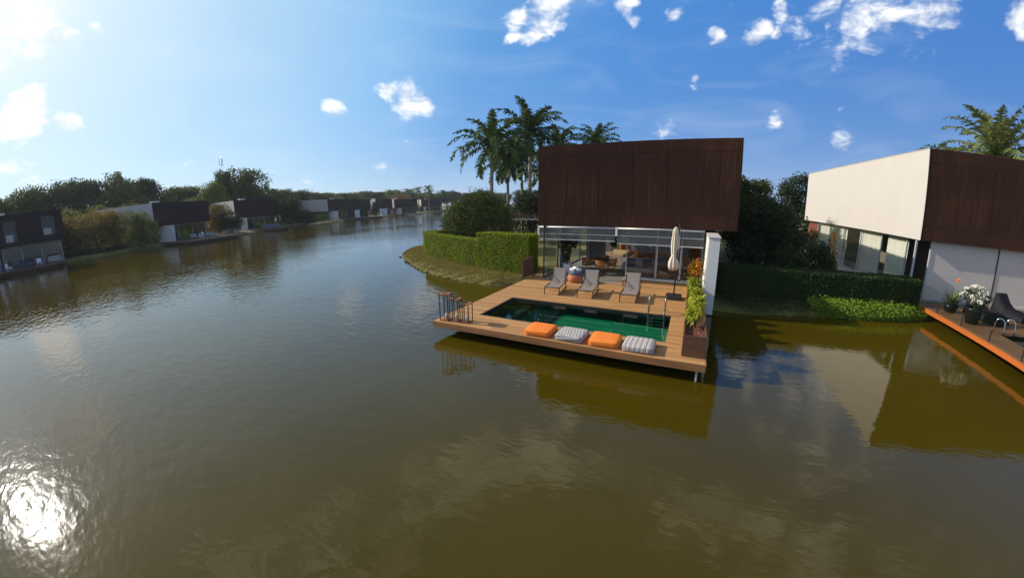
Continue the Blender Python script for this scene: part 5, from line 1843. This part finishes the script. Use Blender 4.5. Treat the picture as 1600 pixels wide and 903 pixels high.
TM = {}
random.seed(77)
GW = 'tall dark trees of the wood behind the far houses'
LW = 'tall dark green tree of the wood rising behind the left far houses'
for x, y, z, w in ((-100, -30, 10.5, 13), (-104, -24, 12, 12), (-112, -17, 13.6, 12), (-117, -10.6, 15.3, 13), (-121.5, -5, 16.6, 13), (-121, 0, 16.1, 11), (-120, 5, 17.2, 13), (-124, 10, 15.6, 11), (-123, 15.5, 15.6, 12), (-125.6, 22, 13.2, 12), (-125, 28, 12.5, 10),
                   (-130, -2, 14, 13), (-134, 8, 14.5, 13), (-137, 19, 13.5, 13), (-136, 30, 12.5, 12), (-128, -14, 14, 12), (-122, -24, 12, 13), (-138, 40, 11.5, 13), (-128, 35, 10.5, 12), (-118, 20, 10.5, 11), (-110, -6, 10, 11), (-112, 2, 10.5, 11), (-114, 9, 10, 10)):
    tree_m('wood_tree', LW, x + random.uniform(-1, 1), y + random.uniform(-1, 1), z * random.uniform(.96, 1.04), w * .95, 'l_wood' if random.random() < .7 else 'l_dark', GW)
GM = 'lighter green trees in front of the left wood'
LM = 'lower mid-green tree in front of the dark wood at the left'
for x, y, z, w in ((-92, -14, 8.0, 9), (-98, -8, 8.2, 9), (-101, -1, 8.3, 9), (-104, 6, 8.6, 10), (-106, 13, 8.5, 9), (-104, 19, 8.4, 9), (-96, 12, 7.5, 8), (-86, -22, 8, 9), (-112, 26, 9.5, 10)):
    tree_m('broad_tree', LM, x, y, z, w, 'l_mid', GM)
GY = 'ochre-topped trees between the left far houses'
LY = 'ochre-leaved bushy tree between the two left far houses'
for x, y, z, w in ((-73.5, -12.5, 5.9, 6.2), (-74, -10.5, 6.4, 6.2), (-76, -7.0, 6.7, 6.2), (-79, -3.5, 6.9, 6.2), (-83, 0, 7.2, 6.5), (-87, 3.0, 7.3, 7)):
    tree_m('ochre_tree', LY, x, y, z, w * 1.1, 'l_yellow', GY, 6 + int(y * 7) % 3)
tree_m('ochre_tree', 'yellowish tree top at the far left edge, behind the leftmost house', -80, -33, 9.5, 8, 'l_yellow', None)
tree_m('shore_tree', 'round olive bush-like tree hiding the side wall of the second far house', -67.0, -1.6, 6.0, 6.6, 'l_mid', None, 7)
tree_m('big_tree', 'big rounded dark tree behind the third far house, right of the mast', -107.8, 36.8, 17.2, 12, 'l_wood', None, 1)
tree_m('big_tree', 'slightly smaller big tree left of the big rounded one', -107.5, 29.6, 16.4, 9, 'l_wood', None, 3)
tree_m('big_tree', 'yellow-green tree at the foot of the two big trees', -102, 25.0, 12.6, 7, 'l_mid', None, 4)
tree_m('shore_tree', 'brownish tree between the second and third far houses', -81.5, 17.0, 6.6, 6.5, 'l_yellow', None, 6)
tree_m('shore_tree', 'shorter dark shrubby tree below the brownish one between the second and third houses', -77.6, 17.6, 4.8, 5.6, 'l_dark', None, 8)
tree_m('shore_tree', 'dark round tree at the right end of the third far house', -85.0, 37.0, 7.6, 8.6, 'l_dark', None, 8)
tree_m('shore_tree', 'low dark shrub under the dark round tree at the waterside', -83.5, 40.5, 4.2, 6, 'l_dark', None, 7)
tree_m('shore_tree', 'small dark tree standing at the right end of the long far house', -109.0, 88.6, 6.2, 4.5, 'l_dark', None, 6)
tree_m('orange_tree', 'orange flowering tree behind the distant brown house', -128.0, 122, 9.6, 11, 'l_orange', None, 1)
GF = 'trees of the distant treeline'
LF = 'green tree of the distant treeline beyond the far houses'
for i in range(58):
    q = i / 57
    x = -118 - 62 * math.sin(min(1, q * 1.25) * math.pi / 2) + random.uniform(-9, 9) + (max(0, q - .8) * 210)
    y = 44 + 176 * q + random.uniform(-4, 4)
    tree_m('distant_tree', LF, x, y, random.uniform(8.5, 12.0) + 3.0 * q, random.uniform(12, 18), random.choice(('l_wood', 'l_wood', 'l_mid', 'l_dark')), GF)
for i in range(26):
    q = i / 25
    tree_m('distant_tree', LF, -118 - 34 * q + random.uniform(-3, 3), 52 + 66 * q, random.uniform(6.5, 8.5), random.uniform(8, 11), random.choice(('l_wood', 'l_mid', 'l_mid')), GF)
for i in range(22):
    q = i / 21
    tree_m('distant_tree', LF, -150 + 150 * q + random.uniform(-6, 6), 215 + random.uniform(-14, 14) - 60 * q, random.uniform(10, 13), random.uniform(13, 18), random.choice(('l_wood', 'l_dark', 'l_mid')), GF)
GP = 'distant palms beyond the fountain'
for k, (x, y, h, s, lb) in enumerate(((-140, 151, 11.5, 1.25, 'tall distant palm, left of the two standing out beyond the fountain'), (-138.5, 158.5, 12.6, 1.25, 'tall distant palm, right of the two standing out beyond the fountain'),
                                      (-146, 149, 10.5, 1.3, 'distant palm in the clump left of the two tall palms'), (-149, 144, 10.0, 1.3, 'distant palm in the clump behind the orange tree'), (-147, 136, 9.6, 1.3, 'distant palm left of the orange tree'), (-143, 165, 9.6, 1.3, 'distant palm in the clump right of the two tall palms'), (-150, 156, 10.4, 1.3, 'distant palm at the back of the clump'), (-140, 144, 9.0, 1.2, 'low distant palm in front of the clump'))):
    palm('distant_palm', lb, (x, y, .4), h, .28, far_palm, 'l_palm', k * 1.1, s, .1, GP)
t = thing('radio_mast', 'thin radio mast with antennas behind the big trees', 'mast', (-158, 51.5, .4))
MB().tube([(0, 0, 0), (0, 0, 27.5)], [.22, .08], 6).build('pole', 'alu', t)
for a in range(3):
    MB().box(.7 * math.cos(a * 2.1) - .09, .7 * math.sin(a * 2.1) - .09, 24.4, .7 * math.cos(a * 2.1) + .09, .7 * math.sin(a * 2.1) + .09, 26.2).build('antenna', 'alu', t)
MB().box(-.8, -.8, 23.8, .8, .8, 23.9).build('platform', 'alu', t)
